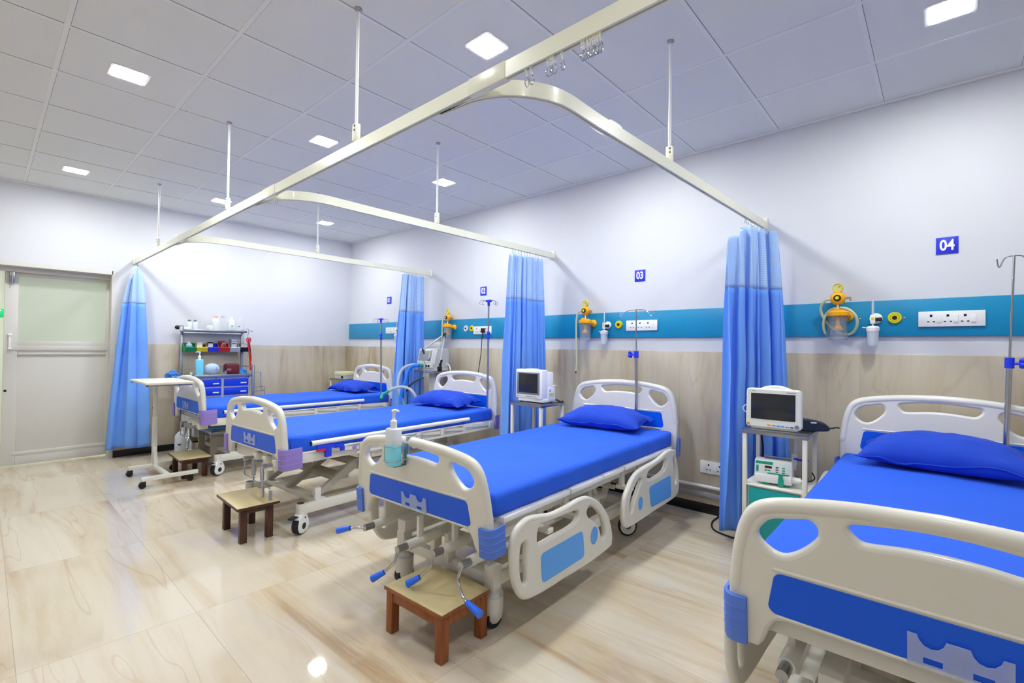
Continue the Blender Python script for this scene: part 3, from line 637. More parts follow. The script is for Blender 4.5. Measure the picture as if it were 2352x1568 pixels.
def caster(parent, x, y, r, style, ang=0, stem=.17):
    M = Tr(x, y, 0) @ Rz(ang)
    if style == 'B':
        prof = [(v.x, v.y) for v in cat([Vector(p) for p in [(-.03, .135, 0), (.028, .135, 0), (.05, .11, 0), (.066, .06, 0), (.05, .018, 0), (.012, .004, 0), (-.032, .012, 0), (-.056, .045, 0), (-.05, .09, 0)]], 4, True)]
        b = MB().plate([prof], .058, .012, M @ YZ)
        b.lathe([(.028, .12), (.03, .135), (.03, .15), (.024, .152), (.024, .16)], M, 20)
        o = b.build('caster', WHITEP, parent)
        MB().cyl(M @ Vector((-.0305, 0, .055)), M @ Vector((.0305, 0, .055)), .021, n=20).cyl(M @ Vector((-.0302, .012, .108)), M @ Vector((.0302, .012, .108)), .007, n=12).build('hub_cap', RUBBER, o)
        MB().cyl(M @ Vector((-.022, -.004, .061)), M @ Vector((.022, -.004, .061)), .0605, n=28).build('wheel', RUBBER, o)
        MB().bx(-.02, .02, -.11, -.05, .125, .135, .003, M).build('brake_pedal', RUBBER, o)
    elif style == 'A':
        b = MB().lathe([(.0, .03), (.03, .026), (.046, .05), (.05, .09), (.05, .15), (.0, .152)], M, 24)
        o = b.build('caster', CREAM, parent)
        MB().lathe([(.052, .148), (.052, .155), (.044, .162), (.042, .175), (.030, .176), (.03, .2)], M, 24).build('collar', LGREY, o)
        MB().cyl(M @ Vector((-.02, .0, .05)), M @ Vector((.02, .0, .05)), .05, n=28).build('wheel', RUBBER, o)
        MB().cyl(M @ Vector((-.0505, -.0, .075)), M @ Vector((-.03, -.0, .075)), .022, n=20).build('hub_cap', RUBBER, o)
    else:
        b = MB().lathe([(.0, -.018), (.053, -.015), (.057, -.008), (.057, .008), (.053, .015), (.0, .018)], M @ Tr(0, 0, .0665) @ Ry(PI/2), 32).cyl(M @ Vector((-.03, .03, .1)), M @ Vector((-.03, .03, stem)), .016).bx(-.045, -.021, -.01, .05, .075, .175, .006, M)
        o = b.build('caster', OFFWHITE, parent)
        MB().lathe([(.056, -.014), (.066, -.011), (.066, .011), (.056, .014)], M @ Tr(0, 0, .0665) @ Ry(PI/2), 32).build('wheel', BLACK, o)
        hb = MB()
        for rr in (.011, .017): hb.tube([M @ Vector((.0185, rr*c_(2*PI*k/20), .0665+rr*s_(2*PI*k/20))) for k in range(20)], .0018, 6, closed=True)
        hb.cyl(M @ Vector((.01, 0, .0665)), M @ Vector((.0205, 0, .0665)), .006).build('hub_cap', BLACK, o)
    return o
def mattress(parent, x, y0, y1, z0, z1, fold=False):
    nu, nv = 26, 60
    rc = .028
    b = bmesh.new(); bmesh.ops.create_cube(b, size=1)
    for v in b.verts: v.co = Vector((v.co.x*2*x, (y0+y1)/2+v.co.y*(y1-y0), (z0+z1)/2+v.co.z*(z1-z0)))
    bmesh.ops.bevel(b, geom=b.edges[:], offset=rc, segments=3, affect='EDGES', profile=.5)
    ed = [e for e in b.edges if e.calc_length() > .15]
    bmesh.ops.subdivide_edges(b, edges=ed, cuts=24, use_grid_fill=True)
    for v in b.verts:
        n = noise.noise(Vector((v.co.x*3, v.co.y*2.2, v.co.z*3)))*.006+noise.noise(Vector((v.co.x*9, v.co.y*5, v.co.z*6+3)))*.0025
        if v.co.z > z0+.02: v.co.z += n
        if abs(v.co.x) > x-.01 and v.co.z < z1-.02: v.co.x += n*.7+.003*s_(v.co.y*23)
    m = MB().add(b)
    if fold:   # tucked corner of the sheet on both sides near the foot end
        for sx in (-1, 1):
            P = [(-.0, z1-.012), (.16, z1-.03), (.34, z0+.002), (.0, z0+.002)]
            poly = [(y0+.015+a, bz) for a, bz in P]
            m.plate([poly], .006, .002, Tr(sx*(x+.002), 0, 0) @ YZ)
    return m.build('mattress', SHEET, parent, ang=60)
def bed_frame_top(parent): pass
RAIL1 = dict(outer=[(-1.0, .36), (-1.0, .45), (-.97, .505), (-.90, .528), (-.82, .52), (-.72, .503), (-.58, .505), (-.45, .51), (-.36, .497), (-.24, .437), (-.14, .337), (-.10, .235), (-.103, .19), (-.125, .176), (-.36, .163), (-.67, .17), (-.87, .185), (-.94, .215), (-.985, .29)],
    holes=[[(-.825, .41), (-.825, .455), (-.805, .483), (-.76, .480), (-.60, .473), (-.49, .466), (-.462, .445), (-.475, .42), (-.54, .402), (-.7, .40), (-.81, .398)],
           [(-.385, .43), (-.37, .453), (-.34, .455), (-.255, .40), (-.197, .325), (-.180, .26), (-.198, .238), (-.222, .25), (-.25, .31), (-.30, .36), (-.36, .395)],
           [(-.95, .42), (-.93, .44), (-.905, .43), (-.908, .34), (-.9, .27), (-.915, .255), (-.932, .27), (-.95, .32)]],
    panel=[(-.805, .352), (-.79, .213), (-.41, .21), (-.43, .352)], disc=(-.31, .29, .047))
RAIL2 = dict(outer=[(.05, .29), (.06, .36), (.095, .41), (.2, .488), (.36, .512), (.577, .527), (.70, .545), (.79, .552), (.87, .53), (.93, .44), (.965, .33), (.965, .25), (.93, .215), (.83, .205), (.5, .2), (.15, .205), (.08, .22), (.055, .25)],
    holes=[[(.385, .43), (.39, .465), (.43, .482), (.6, .500), (.71, .513), (.725, .49), (.70, .445), (.6, .425), (.45, .42)],
           [(.84, .49), (.87, .495), (.905, .43), (.925, .33), (.91, .30), (.885, .31), (.87, .38)],
           [(.13, .30), (.14, .37), (.2, .43), (.27, .465), (.305, .445), (.26, .40), (.2, .34), (.165, .28), (.145, .275)]],
    panel=[(.41, .378), (.445, .236), (.81, .225), (.79, .383)], disc=(.28, .305, .042))
def roundpoly(P, r=.02):
    out = []; n = len(P)
    for i in range(n):
        p, a, b = Vector(P[i]), Vector(P[i-1]), Vector(P[(i+1) % n]); da = (a-p).normalized()*r; db = (b-p).normalized()*r
        for k in range(5):
            t = k/4; q = (p+da)*(1-t)**2+p*2*t*(1-t)+(p+db)*t*t; out.append((q.x, q.y))
    return out
def side_rail(parent, R, sx):
    sm = lambda P: [(v.x, v.y) for v in cat([Vector((*p, 0)) for p in P], 4, True)]
    X = Tr(sx*.5, 0, 0)
    ou = sm(R['outer']); b = MB().plate([ou]+[sm(h) for h in R['holes']], .032, .012, X @ Tr(0, 0, .010 if R is RAIL2 else 0) @ YZ)
    if R is RAIL2: X = X @ Tr(0, 0, .010); ou = [(p[0], p[1]+.010) for p in ou]
    cx = sum(p[0] for p in ou)/len(ou); cz = sum(p[1] for p in ou)/len(ou)
    b.tube([(sx*.5, y+(cx-y)/max(.2, abs(cx-y)+abs(cz-z))*.012, z+(cz-z)/max(.2, abs(cx-y)+abs(cz-z))*.012) for y, z in ou], .0165, 10, closed=True)
    o = b.build('side_rail', CREAM, parent, ang=50)
    MB().plate([roundpoly(R['panel'], .03)], .018, .001, Tr(sx*.0085, 0, 0) @ X @ YZ).build('panel', LPANEL, o)
    dy, dz, dr = R['disc']
    e = MB().plate([[(dy+dr*.82*c_(2*PI*k/28), dz+dr*s_(2*PI*k/28)) for k in range(28)]], .018, .001, Tr(sx*.0085, 0, 0) @ X @ YZ).build('emblem', LPANEL, o)
    q = MB()
    for k in range(22):
        a = 2*PI*k/22; yy, zz = dy+dr*.58*c_(a), dz+dr*.7*s_(a)
        q.bx(min(0, sx*.0185), max(0, sx*.0185), -.0018, .0018, -.004, .004, 0, X @ Tr(0, yy, zz) @ Rx(a+PI/2))
    for a in (.6, 1.57, 2.54): q.bx(min(0, sx*.0185), max(0, sx*.0185), -.002, .002, -.012, .012, 0, X @ Tr(0, dy+.008*c_(a), dz-.004) @ Rx(a-PI/2))
    q.build('emblem_ring', LRING, o)
    yc = (R['disc'][0]+R['panel'][0][0])/2
    for yy in (yc-.12, yc+.12):
        MB().bx(min(sx*.38, sx*.487), max(sx*.38, sx*.487), yy-.022, yy+.022, .40, .425, .004).bx(min(sx*.40, sx*.425), max(sx*.40, sx*.425), yy-.02, yy+.02, .40, .505, .003).build('rail_bracket', OFFWHITE, o)
    return o
def crank_a(parent, u, y, z, path):
    o = MB().cyl((u, y+.75, z+.01), (u, y+.055, z), .023, n=18).bx(u-.009, u+.009, y+.12, y+.15, z+.0, z+.12, .002).build('crank', POWDER, parent)
    MB().cyl((u, y+.07, z), (u, y, z), .0165, n=16).build('knuckle', STEEL, o)
    P = [(u, y+.008, z)]+[(u+a, y+b, z+c) for a, b, c in path]
    MB().tube(P[:-1]+[tuple(Vector(P[-2]).lerp(Vector(P[-1]), .3))], .0065, 10, 4).build('crank_arm', CHROME, o)
    a, b = Vector(P[-2]), Vector(P[-1]); MB().cyl(a, b, .012, .017, 16).build('crank_grip', GRIP, o)
    return o
def bed_a(label, loc, rz, zf, zh, left, near=False):
    t = T('hospital_bed', label, 'hospital bed', loc, rz, 'hospital beds along the wall')
    board(t, 'footboard', -1.075, zf, 0, .085, -1, CREAM, BUMPA, -.088 if not left else -.062, .062, 1.0 if near else .935)
    board(t, 'headboard', 1.055, zh, .085, .03, 1, HCREAM, BUMPA, None, .075)
    for y0, y1 in ((-1.0, -.466), (-.45, -.107), (-.097, .162), (.185, .965)):
        m = MB().bx(-.462, .462, y0, y1, .529, .555, .006)
        m.build('deck_section', WHITEP, t)
    mattress(t, .445, -1.045, 1.025, .553, .662)
    f = MB()
    for sx in (-1, 1):
        f.bx(sx*.39-.02, sx*.39+.02, -1.05, 1.03, .475, .527, .004).bx(sx*.455-.018, sx*.455+.018, 1.0, 1.035, .46, .52, .003)
    for y in (-1.03, -.46, .17, 1.0): f.bx(-.39, .39, y-.018, y+.018, .478, .525, .004)
    f.bx(-.47, .47, .98, 1.03, .47, .53, .004)
    f.tube([(-.3, -.3, .40), (.3, -.3, .40)], .016).tube([(-.3, .35, .36), (.3, .35, .36)], .016)
    for sx in (-.28, .28):
        f.bx(sx-.012, sx+.012, .02, .06, .30, .50, .003, None).cyl((sx, .04, .52), (sx, .17, .30), .012).bx(sx-.011, sx+.011, -.32, -.28, .38, .5, .003).cyl((sx, -.25, .37), (sx, .25, .33), .02)
    f.build('frame', POWDER, t)
    b = MB()
    for sx in (-1, 1):
        b.bx(sx*.32-.025, sx*.32+.025, -.92, .56, .185, .245, .006).bx(sx*.32-.03, sx*.32+.03, -.935, -.875, .165, .285, .006)
        b.cyl((sx*.32, -.905, .165), (sx*.32, -.905, .29), .0) if False else None
        b.cyl((sx*.22, -.62, .22), (sx*.22, -.4, .50), .022).cyl((sx*.22, .3, .22), (sx*.22, .5, .50), .022)
    for y in (-.905, .54): b.bx(-.32, .32, y-.022, y+.022, .19, .242, .005)
    b.bx(-.25, .25, -.75, -.69, .235, .275, .004).bx(-.26, -.20, -1.0, -.4, .33, .385, .004).bx(-.06, -.03, -.95, -.9, .23, .36, .003).bx(.04, .07, -.95, -.9, .23, .37, .003)
    b.build('base', POWDER, t)
    caster(t, -.32, -.905, .06, 'A'); caster(t, .32, -.905, .06, 'A')
    caster(t, -.33, .50, .06, 'C', 0, .19); caster(t, .325, .50, .06, 'C', -.75, .19)
    if near: crank_a(t, -.328, -1.105, .395, [(0, -.004, -.035), (-.002, -.012, -.06), (-.028, -.03, -.105), (-.045, -.035, -.128), (-.09, -.06, -.172)])
    else: crank_a(t, -.315, -1.165, .368, [(-.025, -.012, -.002), (-.05, -.02, -.006), (-.08, -.028, -.012), (-.148, -.055, -.034)])
    dn = [(0, -.004, -.032), (-.002, -.012, -.052), (-.028, -.03, -.085), (-.045, -.035, -.102), (-.092, -.065, -.136)]
    crank_a(t, .0, -1.205, .358, dn)
    crank_a(t, .175, -1.145, .368, dn)
    crank_a(t, .352, -1.15, .370, [(-.004, -.004, -.035), (-.002, -.012, -.06), (.035, -.02, -.108), (.06, -.022, -.122), (.142, -.03, -.138)])
    for sx in (-1, 1): side_rail(t, RAIL1, sx); side_rail(t, RAIL2, sx)
    return t
ba = bed_a('hospital bed three with lowered cream rails and a sanitiser bottle on its footboard', (-1.91, 2.485, 0), .055, .412, .475, False)
bb = bed_a('nearest hospital bed at the right edge, beneath the 04 sign, with the largest footboard', (-.006, 2.591, .0), .007, .443, .483, True, True)

def crank_b(parent, u, z, path, gripped):
    o = MB().bx(u-.028, u+.028, -1.075, -1.0, z-.03, z+.032, .006).cyl((u, -1.06, z), (u, -1.082, z), .018).build('crank', CREAM, parent)
    MB().cyl((u, -1.07, z), (u, -1.135, z+.002), .012).bx(u-.012, u+.012, -1.145, -1.12, z-.014, z+.016, .003).build('knuckle', STEEL, o)
    P = [(u+a, -1.135+b, z+c) for a, b, c in path]
    if gripped: MB().cyl(P[0], P[1], .0125, n=14).build('crank_grip', CHROME, o); MB().cyl(P[-2], P[-1], .0115, n=14).build('crank_grip', CHROME, o)
    MB().tube(P, .0055, 8, 0).build('crank_arm', CHROME, o)
def bed_b(label, loc, rz, zf=.462):
    t = T('hospital_bed', label, 'hospital bed', loc, rz, 'hospital beds along the wall')
    board(t, 'footboard', -1.05, zf, -.022, .03, -1, CREAM, BUMPB, -.112, .10)
    board(t, 'headboard', 1.05, .475, .085, .02, 1, HCREAM, BUMPB, None, .10)
    mattress(t, .442, -1.025, 1.02, .565, .675, True)
    f = MB()
    for sx in (-1, 1):
        f.bx(sx*.455-.02, sx*.455+.02, -1.0, 1.02, .492, .563, .004)
        for k in range(9): f.cyl((sx*.4755, -.85+.22*k, .51), (sx*.4775, -.85+.22*k, .51), .006, n=8)
    for y in (-.99, -.4, .2, 1.0): f.bx(-.44, .44, y-.02, y+.02, .5, .56, .003)
    f.bx(-.36, .36, -1.03, -.99, .455, .53, .003)
    f.build('frame', POWDER, t)
    for y0, y1 in ((-.98, -.45), (-.44, -.1), (-.09, .17), (.18, .98)): MB().bx(-.43, .43, y0, y1, .556, .568, .003).build('deck_section', POWDER, t)
    for sx in (1, -1):
        X = sx*.50
        r = MB().cyl((X, -.90, .622), (X, .616, .622), .0165, n=16).build('side_rail', WHITEP, t)
        bars = MB().cyl((X, -.72, .575), (X, .55, .575), .006)
        ys = [-.51, .022, .287, .558]
        for y in ys: bars.bx(X-.008, X+.008, y-.02, y+.02, .512, .585, .003).cyl((X+sx*.008, y+.004, .548), (X+sx*.0105, y+.004, .548), .006, n=8)
        for a, bq in zip([-.8]+ys, ys+[.93]):
            bars.plate([[(a+.02, .575), (a+.02, .55), (bq-.02, .528), (bq-.02, .553)]], .006, .001, Tr(X-sx*.006, 0, 0) @ YZ)
        bars.bx(X-.006, X+.006, -.55, .95, .498, .514, .002).bx(X-.008, X+.008, .90, .96, .5, .56, .003)
        bars.build('folding_bars', POWDER, r)
        for y in ys: MB().bx(X-.012, X+.012, y-.024, y+.018, .582, .612, .006).build('post_cap', BLUEP, r)
        lt = MB().bx(X-.012, X+.012, -.86, -.73, .575, .60, .004).bx(X-.014, X+.014, -.80, -.757, .515, .60, .004).bx(X-.012, X+.012, -.73, -.66, .568, .59, .003).bx(X-.012, X+.012, -.685, -.655, .54, .575, .004).build('latch', BLUEP, r)
        MB().bx(X-.006, X+.016, -.862, -.80, .562, .578, .003).build('release_lever', RED, lt)
        MB().cyl((X, -.905, .622), (X, -.90, .622), .0155, n=16).build('end_cap', RUBBER, r)
        MB().bx(X-.01, X+.01, -.585, -.555, .535, .556, .003).build('catch', BUMPB, r)
    b = MB()
    for sx in (-1, 1):
        b.bx(sx*.40-.022, sx*.40+.022, -.90, .86, .130, .195, .006)
        b.cyl((sx*.40, -.915, .13), (sx*.40, -.915, .205), .030, n=20).cyl((sx*.40, .86, .13), (sx*.40, .86, .205), .030, n=20)
        b.bx(sx*.36-.02, sx*.36+.02, -.80, -.755, .19, .275, .003)
    b.bx(-.4, .4, -.80, -.72, .17, .20, .004).bx(-.4, .4, .6, .68, .17, .20, .004)
    b.build('base', POWDER, t)
    MB().cyl((-.4, -.915, .2), (-.4, -.915, .2065), .026, n=20).cyl((.4, -.915, .2), (.4, -.915, .2065), .026, n=20).build('socket_cap', BLACK, t)
    a = MB()
    for sx in (-1, 1):
        x = sx*.345
        a.plate([roundpoly([(-.81, .215), (-.77, .20), (-.42, .375), (-.42, .425), (-.48, .425)], .012)], .03, .002, Tr(x, 0, 0) @ YZ)
        a.bx(x-.02, x+.02, -.45, .55, .345, .405, .004).bx(x-.02, x+.02, -.42, -.36, .40, .50, .003).bx(x-.02, x+.02, .48, .54, .40, .5, .003)
        a.plate([roundpoly([(.50, .40), (.54, .36), (.68, .2), (.62, .2)], .012)], .03, .002, Tr(x, 0, 0) @ YZ)
    a.plate([roundpoly([(-.80, .20), (-.74, .20), (-.25, .50), (-.33, .50)], .012)], .05, .002, Tr(-.05, 0, 0) @ YZ)
    a.bx(-.34, .34, -.43, -.37, .35, .40, .004).bx(-.32, .32, -.62, -.50, .28, .31, .004)
    o = a.build('lift_arm', GREYSTEEL, t)
    q = MB()
    for x in (-.37, .362):
        q.cyl((x, -.785, .235), (x+.01, -.785, .235), .016); q.cyl((x, -.43, .385), (x+.01, -.43, .385), .02)
    q.build('pivot_bolt', STEEL, o)
    for x, y in ((-.4, -.915), (.4, -.915), (-.4, .86), (.4, .86)): caster(t, x, y, .06, 'B', .5 if y < 0 else -.3)
    crank_b(t, .05, .492, [(0, 0, 0), (.004, -.005, -.09), (.012, -.008, -.105), (.15, -.01, -.108), (.17, -.01, -.10)], False)
    crank_b(t, .19, .488, [(0, 0, -.01), (.008, -.006, -.085), (.02, -.01, -.115), (.19, -.03, -.11), (.198, -.03, -.125), (.202, -.03, -.185)], True)
    crank_b(t, .335, .484, [(-.02, -.004, -.012), (.004, -.01, -.085), (.02, -.012, -.105), (.175, -.04, -.10), (.185, -.04, -.11), (.20, -.045, -.17)], True)
    return t
b2 = bed_b('hospital bed two with folding aluminium rails and lilac bumpers, second bed from the far wall', (-3.70, 2.367, 0), .054)
b1 = bed_b('farthest hospital bed with lilac bumpers, beside the crash cart', (-5.67, 2.468, .004), .017, .51)

# ---------------------------------------------------------------- pillows
def pillow(lab, bed, x, y, z, rz, Wd, Dp, Ht, tilt=0, seed=0, sag=1):
    bl, br = bed.location, bed.rotation_euler.z
    wx, wy = bl.x+c_(br)*x-s_(br)*y, bl.y+s_(br)*x+c_(br)*y
    def fn(sgn):
        def g_(u, v):
            a, b = u*2-1, v*2-1
            X = a*Wd/2*(1-.10*(1-abs(b)**2.2)); Y = b*Dp/2*(1-.12*(1-abs(a)**2.2))
            e = max(0, 1-abs(a)**2.6)*max(0, 1-abs(b)**2.6)
            h = e**.55
            n = noise.noise(Vector((a*2.1+seed, b*1.7, sgn)))*.012*e+noise.noise(Vector((a*5+seed, b*6, 3)))*.006*e**.5
            edge = (1-e)**3*noise.noise(Vector((a*3.5+seed*2, b*3.5, 9)))*.035
            seam = Ht*.30+edge
            if sgn > 0: Z = seam+h*Ht*.70+n
            else: Z = seam-h*Ht*.30*1.0
            return Vector((X, Y, max(.001, Z)))
        return g_
    m = MB().grid(fn(1), 41, 31).grid(lambda u, v: fn(-1)(1-u, v), 41, 31)
    bmesh.ops.remove_doubles(m.bm, verts=m.bm.verts[:], dist=.0008)
    # stitched flange round the seam
    pts = []
    for k in range(80):
        q = k/80*4; s4 = int(q); r = q-s4
        u, v = ((r, 0), (1, r), (1-r, 1), (0, 1-r))[s4]
        pts.append(fn(1)(u, v))
    m.tube(pts, .0035, 6, closed=True)
    o = m.build('pillow', PILLOW, None, ang=75)
    o.location = (wx, wy, bl.z+z); o.rotation_euler = (tilt, 0, br+rz)
    return tag(o, lab, 'pillow', 'royal blue pillows')
pillow('plump royal blue pillow on bed three, in front of its drip pole', ba, -.02, .82, .668, .08, .66, .36, .17, .06, 1)
pillow('largest royal blue pillow, on the nearest bed at the right edge', bb, .02, .815, .670, -.05, .72, .36, .19, .06, 4)
pillow('royal blue pillow on bed two, near the ventilator hoses', b2, -.02, .812, .684, .05, .68, .36, .155, .06, 7)
pillow('royal blue pillow on the farthest bed', b1, -.07, .81, .684, .02, .66, .36, .14, .06, 9)

# ---------------------------------------------------------------- drip poles
def place(bed, x, y):
    bl, br = bed.location, bed.rotation_euler.z
    return (bl.x+c_(br)*x-s_(br)*y, bl.y+s_(br)*x+c_(br)*y)
def pole_a(lab, base, top, zc, z0, knob, hr):
    """two-stage steel pole with plain wire hooks"""
    t = T('drip_pole', lab, 'drip pole', (*base, 0), 0, 'drip poles at the bed heads')
    dx, dy = top[0]-base[0], top[1]-base[1]; zt = top[2]
    k = lambda z: (dx*(z-z0)/(zt-z0), dy*(z-z0)/(zt-z0), z)
    MB().cyl(k(z0), k(zc), .0125, n=16).build('lower_tube', CHROME, t)
    MB().cyl(k(zc), k(zt), .0055, n=12).build('upper_rod', CHROME, t)
    cl = MB().cyl(k(zc-.025), k(zc+.03), .019, n=20).build('clamp', BLUEP, t)
    kx = k(zc)
    kn = MB().cyl((kx[0], kx[1], zc), (kx[0]+knob*.04, kx[1]-.012, zc), .007)
    for q in range(4):
        a = PI/2*q+.5; kn.ball((kx[0]+knob*.046, kx[1]-.014+.017*c_(a), zc+.002+.017*s_(a)), (.013, .013, .013), 12)
    kn.ball((kx[0]+knob*.046, kx[1]-.014, zc+.002), (.012, .018, .018), 12).build('clamp_knob', BLUEP, cl)
    h = MB()
    for sx in (-1, 1):
        h.tube([(dx, dy, zt), (dx+sx*hr*.45, dy, zt-.004), (dx+sx*hr*.68, dy, zt-.022), (dx+sx*hr*.85, dy, zt-.052), (dx+sx*hr*.97, dy, zt-.052), (dx+sx*hr*1.04, dy, zt-.03), (dx+sx*hr*1.06, dy, zt-.012)], .0036, 8, 5)
    h.build('hook_bar', CHROME, t)
    return t
p3 = place(ba, .158, 1.008); q3 = place(ba, .137, 1.1)
pole_a('thin steel drip pole standing behind the pillow of bed three', p3, (p3[0]-.018, p3[1]+.01, 1.60), 1.238, .53, -1, .148)
p4 = place(bb, .252, 1.005)
pole_a('drip pole at the right edge with a blue clamp, on the nearest bed', p4, (p4[0]+.040, p4[1]+.01, 1.80), 1.235, .53, 1, .06)
def pole_b(lab, base, zc, zt, z0, lean=0):
    t = T('drip_pole', lab, 'drip pole', (*base, 0), 0, 'drip poles at the bed heads')
    k = lambda z: (lean*(z-z0)/(zt-z0), 0, z)
    MB().cyl(k(z0), k(zc), .011, n=16).build('lower_tube', CHROME, t)
    MB().cyl(k(zc), k(zt), .0085, n=14).build('upper_rod', CHROME, t)
    MB().cyl(k(zc-.035), k(zc-.005), .017, n=18).ball(k(zc+.02), (.019, .019, .024), 14).build('clamp', BLUEP, t)
    MB().cyl((lean, 0, zt-.05), (lean, 0, zt-.01), .012, .014).bx(lean-.03, lean+.03, -.02, .02, zt-.012, zt+.012, .008).build('head', BLUEP, t)
    h = MB()
    for sx, sy in ((-1, .1), (1, -.1), (-.3, -.9), (.3, .9)):
        h.tube([(lean+sx*.02, sy*.02, zt), (lean+sx*.07, sy*.07, zt+.004), (lean+sx*.10, sy*.10, zt-.012), (lean+sx*.105, sy*.105, zt-.032), (lean+sx*.085, sy*.085, zt-.036), (lean+sx*.075, sy*.075, zt-.022)], .0026, 8, 5)
    h.build('hook_bar', CHROME, t); return t
p2 = place(b2, .392, .99); pole_b('steel drip pole with blue hook head at bed two, near the 02 sign', p2, 1.40, 1.745, .53)
p1 = place(b1, .315, .985); pole_b('steel drip pole with blue hook head at the farthest bed, below the 01 sign', p1, 1.40, 1.628, .53, -.035)

# ---------------------------------------------------------------- foot stools
def stool(lab, loc, rz, W_, D_, Hh, wood_):
    t = T('foot_stool', lab, 'foot stool', loc, rz, 'wooden foot stools')
    tp_ = MB().bx(-W_/2, W_/2, -D_/2, D_/2, Hh-.018, Hh-.003, .002).build('top', wood_, t)
    MB().bx(-W_/2+.003, W_/2-.003, -D_/2+.003, D_/2-.003, Hh-.004, Hh, .001).build('laminate', STOOLTOP, tp_)
    i = .03 if wood_ is WOODD else .008; l = .042; ap = .045 if wood_ is WOODR else .035
    MB().bx(-W_/2+i+.02, W_/2-i-.02, -D_/2+i+.004, -D_/2+i+.022, Hh-.018-ap, Hh-.017, .002).bx(-W_/2+i+.02, W_/2-i-.02, D_/2-i-.022, D_/2-i-.004, Hh-.018-ap, Hh-.017, .002)\
        .bx(-W_/2+i+.004, -W_/2+i+.022, -D_/2+i+.02, D_/2-i-.02, Hh-.018-ap, Hh-.017, .002).bx(W_/2-i-.022, W_/2-i-.004, -D_/2+i+.02, D_/2-i-.02, Hh-.018-ap, Hh-.017, .002).build('apron', wood_, t)
    for sx in (-1, 1):
        for sy in (-1, 1):
            cx, cy = sx*(W_/2-i-l/2), sy*(D_/2-i-l/2)
            MB().bx(cx-l/2, cx+l/2, cy-l/2, cy+l/2, 0, Hh-.017, .003).build('leg', wood_, t)
    return t
stool('red-brown wooden foot stool under the cranks of bed three', (-1.685, 1.387, 0), .045, .385, .29, .207, WOODR)
stool('dark brown wooden foot stool in front of bed two', (-3.525, 1.235, 0), -.03, .44, .262, .24, WOODD)
stool('dark brown wooden foot stool beside the white overbed table', (-5.52, 1.395, 0), -.03, .46, .27, .19, WOODD)

# ---------------------------------------------------------------- overbed table
t = T('overbed_table', 'white overbed table on black casters in front of the farthest bed', 'overbed table', (-5.5, 1.16, 0))
MB().bx(-.46, .24, -.175, .192, .905, .925, .003).build('table_top', LAMIN, t)
MB().bx(-.40, .18, -.012, .03, .885, .905, .002).cyl((-.34, .09, .90), (.20, .09, .90), .009).bx(.14, .20, -.16, .19, .888, .905, .002).build('top_support', STEEL, t)
for x, y in ((-.42, -.16), (.21, -.16)): MB().cyl((x, y, .893), (x, y, .905), .011).build('foot_pad', BLACK, t)
MB().bx(-.305, -.265, -.02, .02, .09, .56, .003).bx(-.30, -.27, -.015, .015, .55, .89, .002).plate([[(-.27, .26), (-.25, .26), (-.20, .09), (-.235, .09)]], .03, .002, Tr(0, .0, 0) @ XZ).build('post', POWDER, t)
MB().cyl((-.31, .0, .64), (-.335, 0, .64), .014).build('height_knob', BLACK, t)
MB().bx(-.275, .27, -.02, .02, .062, .092, .003).bx(-.305, -.265, -.20, .19, .062, .094, .003).bx(.245, .285, -.20, .23, .062, .096, .003).build('base', POWDER, t)
for x, y in ((-.285, -.18), (.265, -.18), (.265, .18), (-.285, .165)):
    cst = MB().cyl((x, y, .045), (x, y, .064), .012).bx(x-.014, x+.014, y-.03, y+.014, .042, .058, .004).build('caster', BLACK, t)
    MB().lathe([(0, -.02), (.022, -.02), (.027, -.014), (.027, .014), (.022, .02), (0, .02)], Tr(x, y-.012, .0275) @ Ry(PI/2), 20).build('wheel', BLACK, cst)
# white plastic jug on the floor
t = T('plastic_jug', 'translucent white plastic jug on the floor beside the crash cart', 'jug', (-6.58, 1.585, 0), .5)
MB().lathe([(0, 0), (.07, 0), (.078, .012), (.078, .18), (.072, .215), (.045, .25), (.028, .262), (.024, .285), (0, .285)], None, 28).tube([(.0, .074, .17), (0, .09, .2), (0, .07, .235), (0, .035, .262)], .011, 8, 4).build('body', JUG, t)
MB().lathe([(.026, .278), (.026, .3), (0, .301)], None, 20).build('cap', WHITEP, t)
m = MB()
for a, z, w_, h_ in ((-2.2, .17, .03, .035), (-1.1, .12, .035, .02), (-2.2, .08, .03, .05)):
    m.bx(-.0005, .0006, -w_/2, w_/2, -h_/2, h_/2, 0, Rz(a) @ Tr(.0785, 0, z))
m.build('label', mat('jug_print', (70, 84, 140), .6), t)

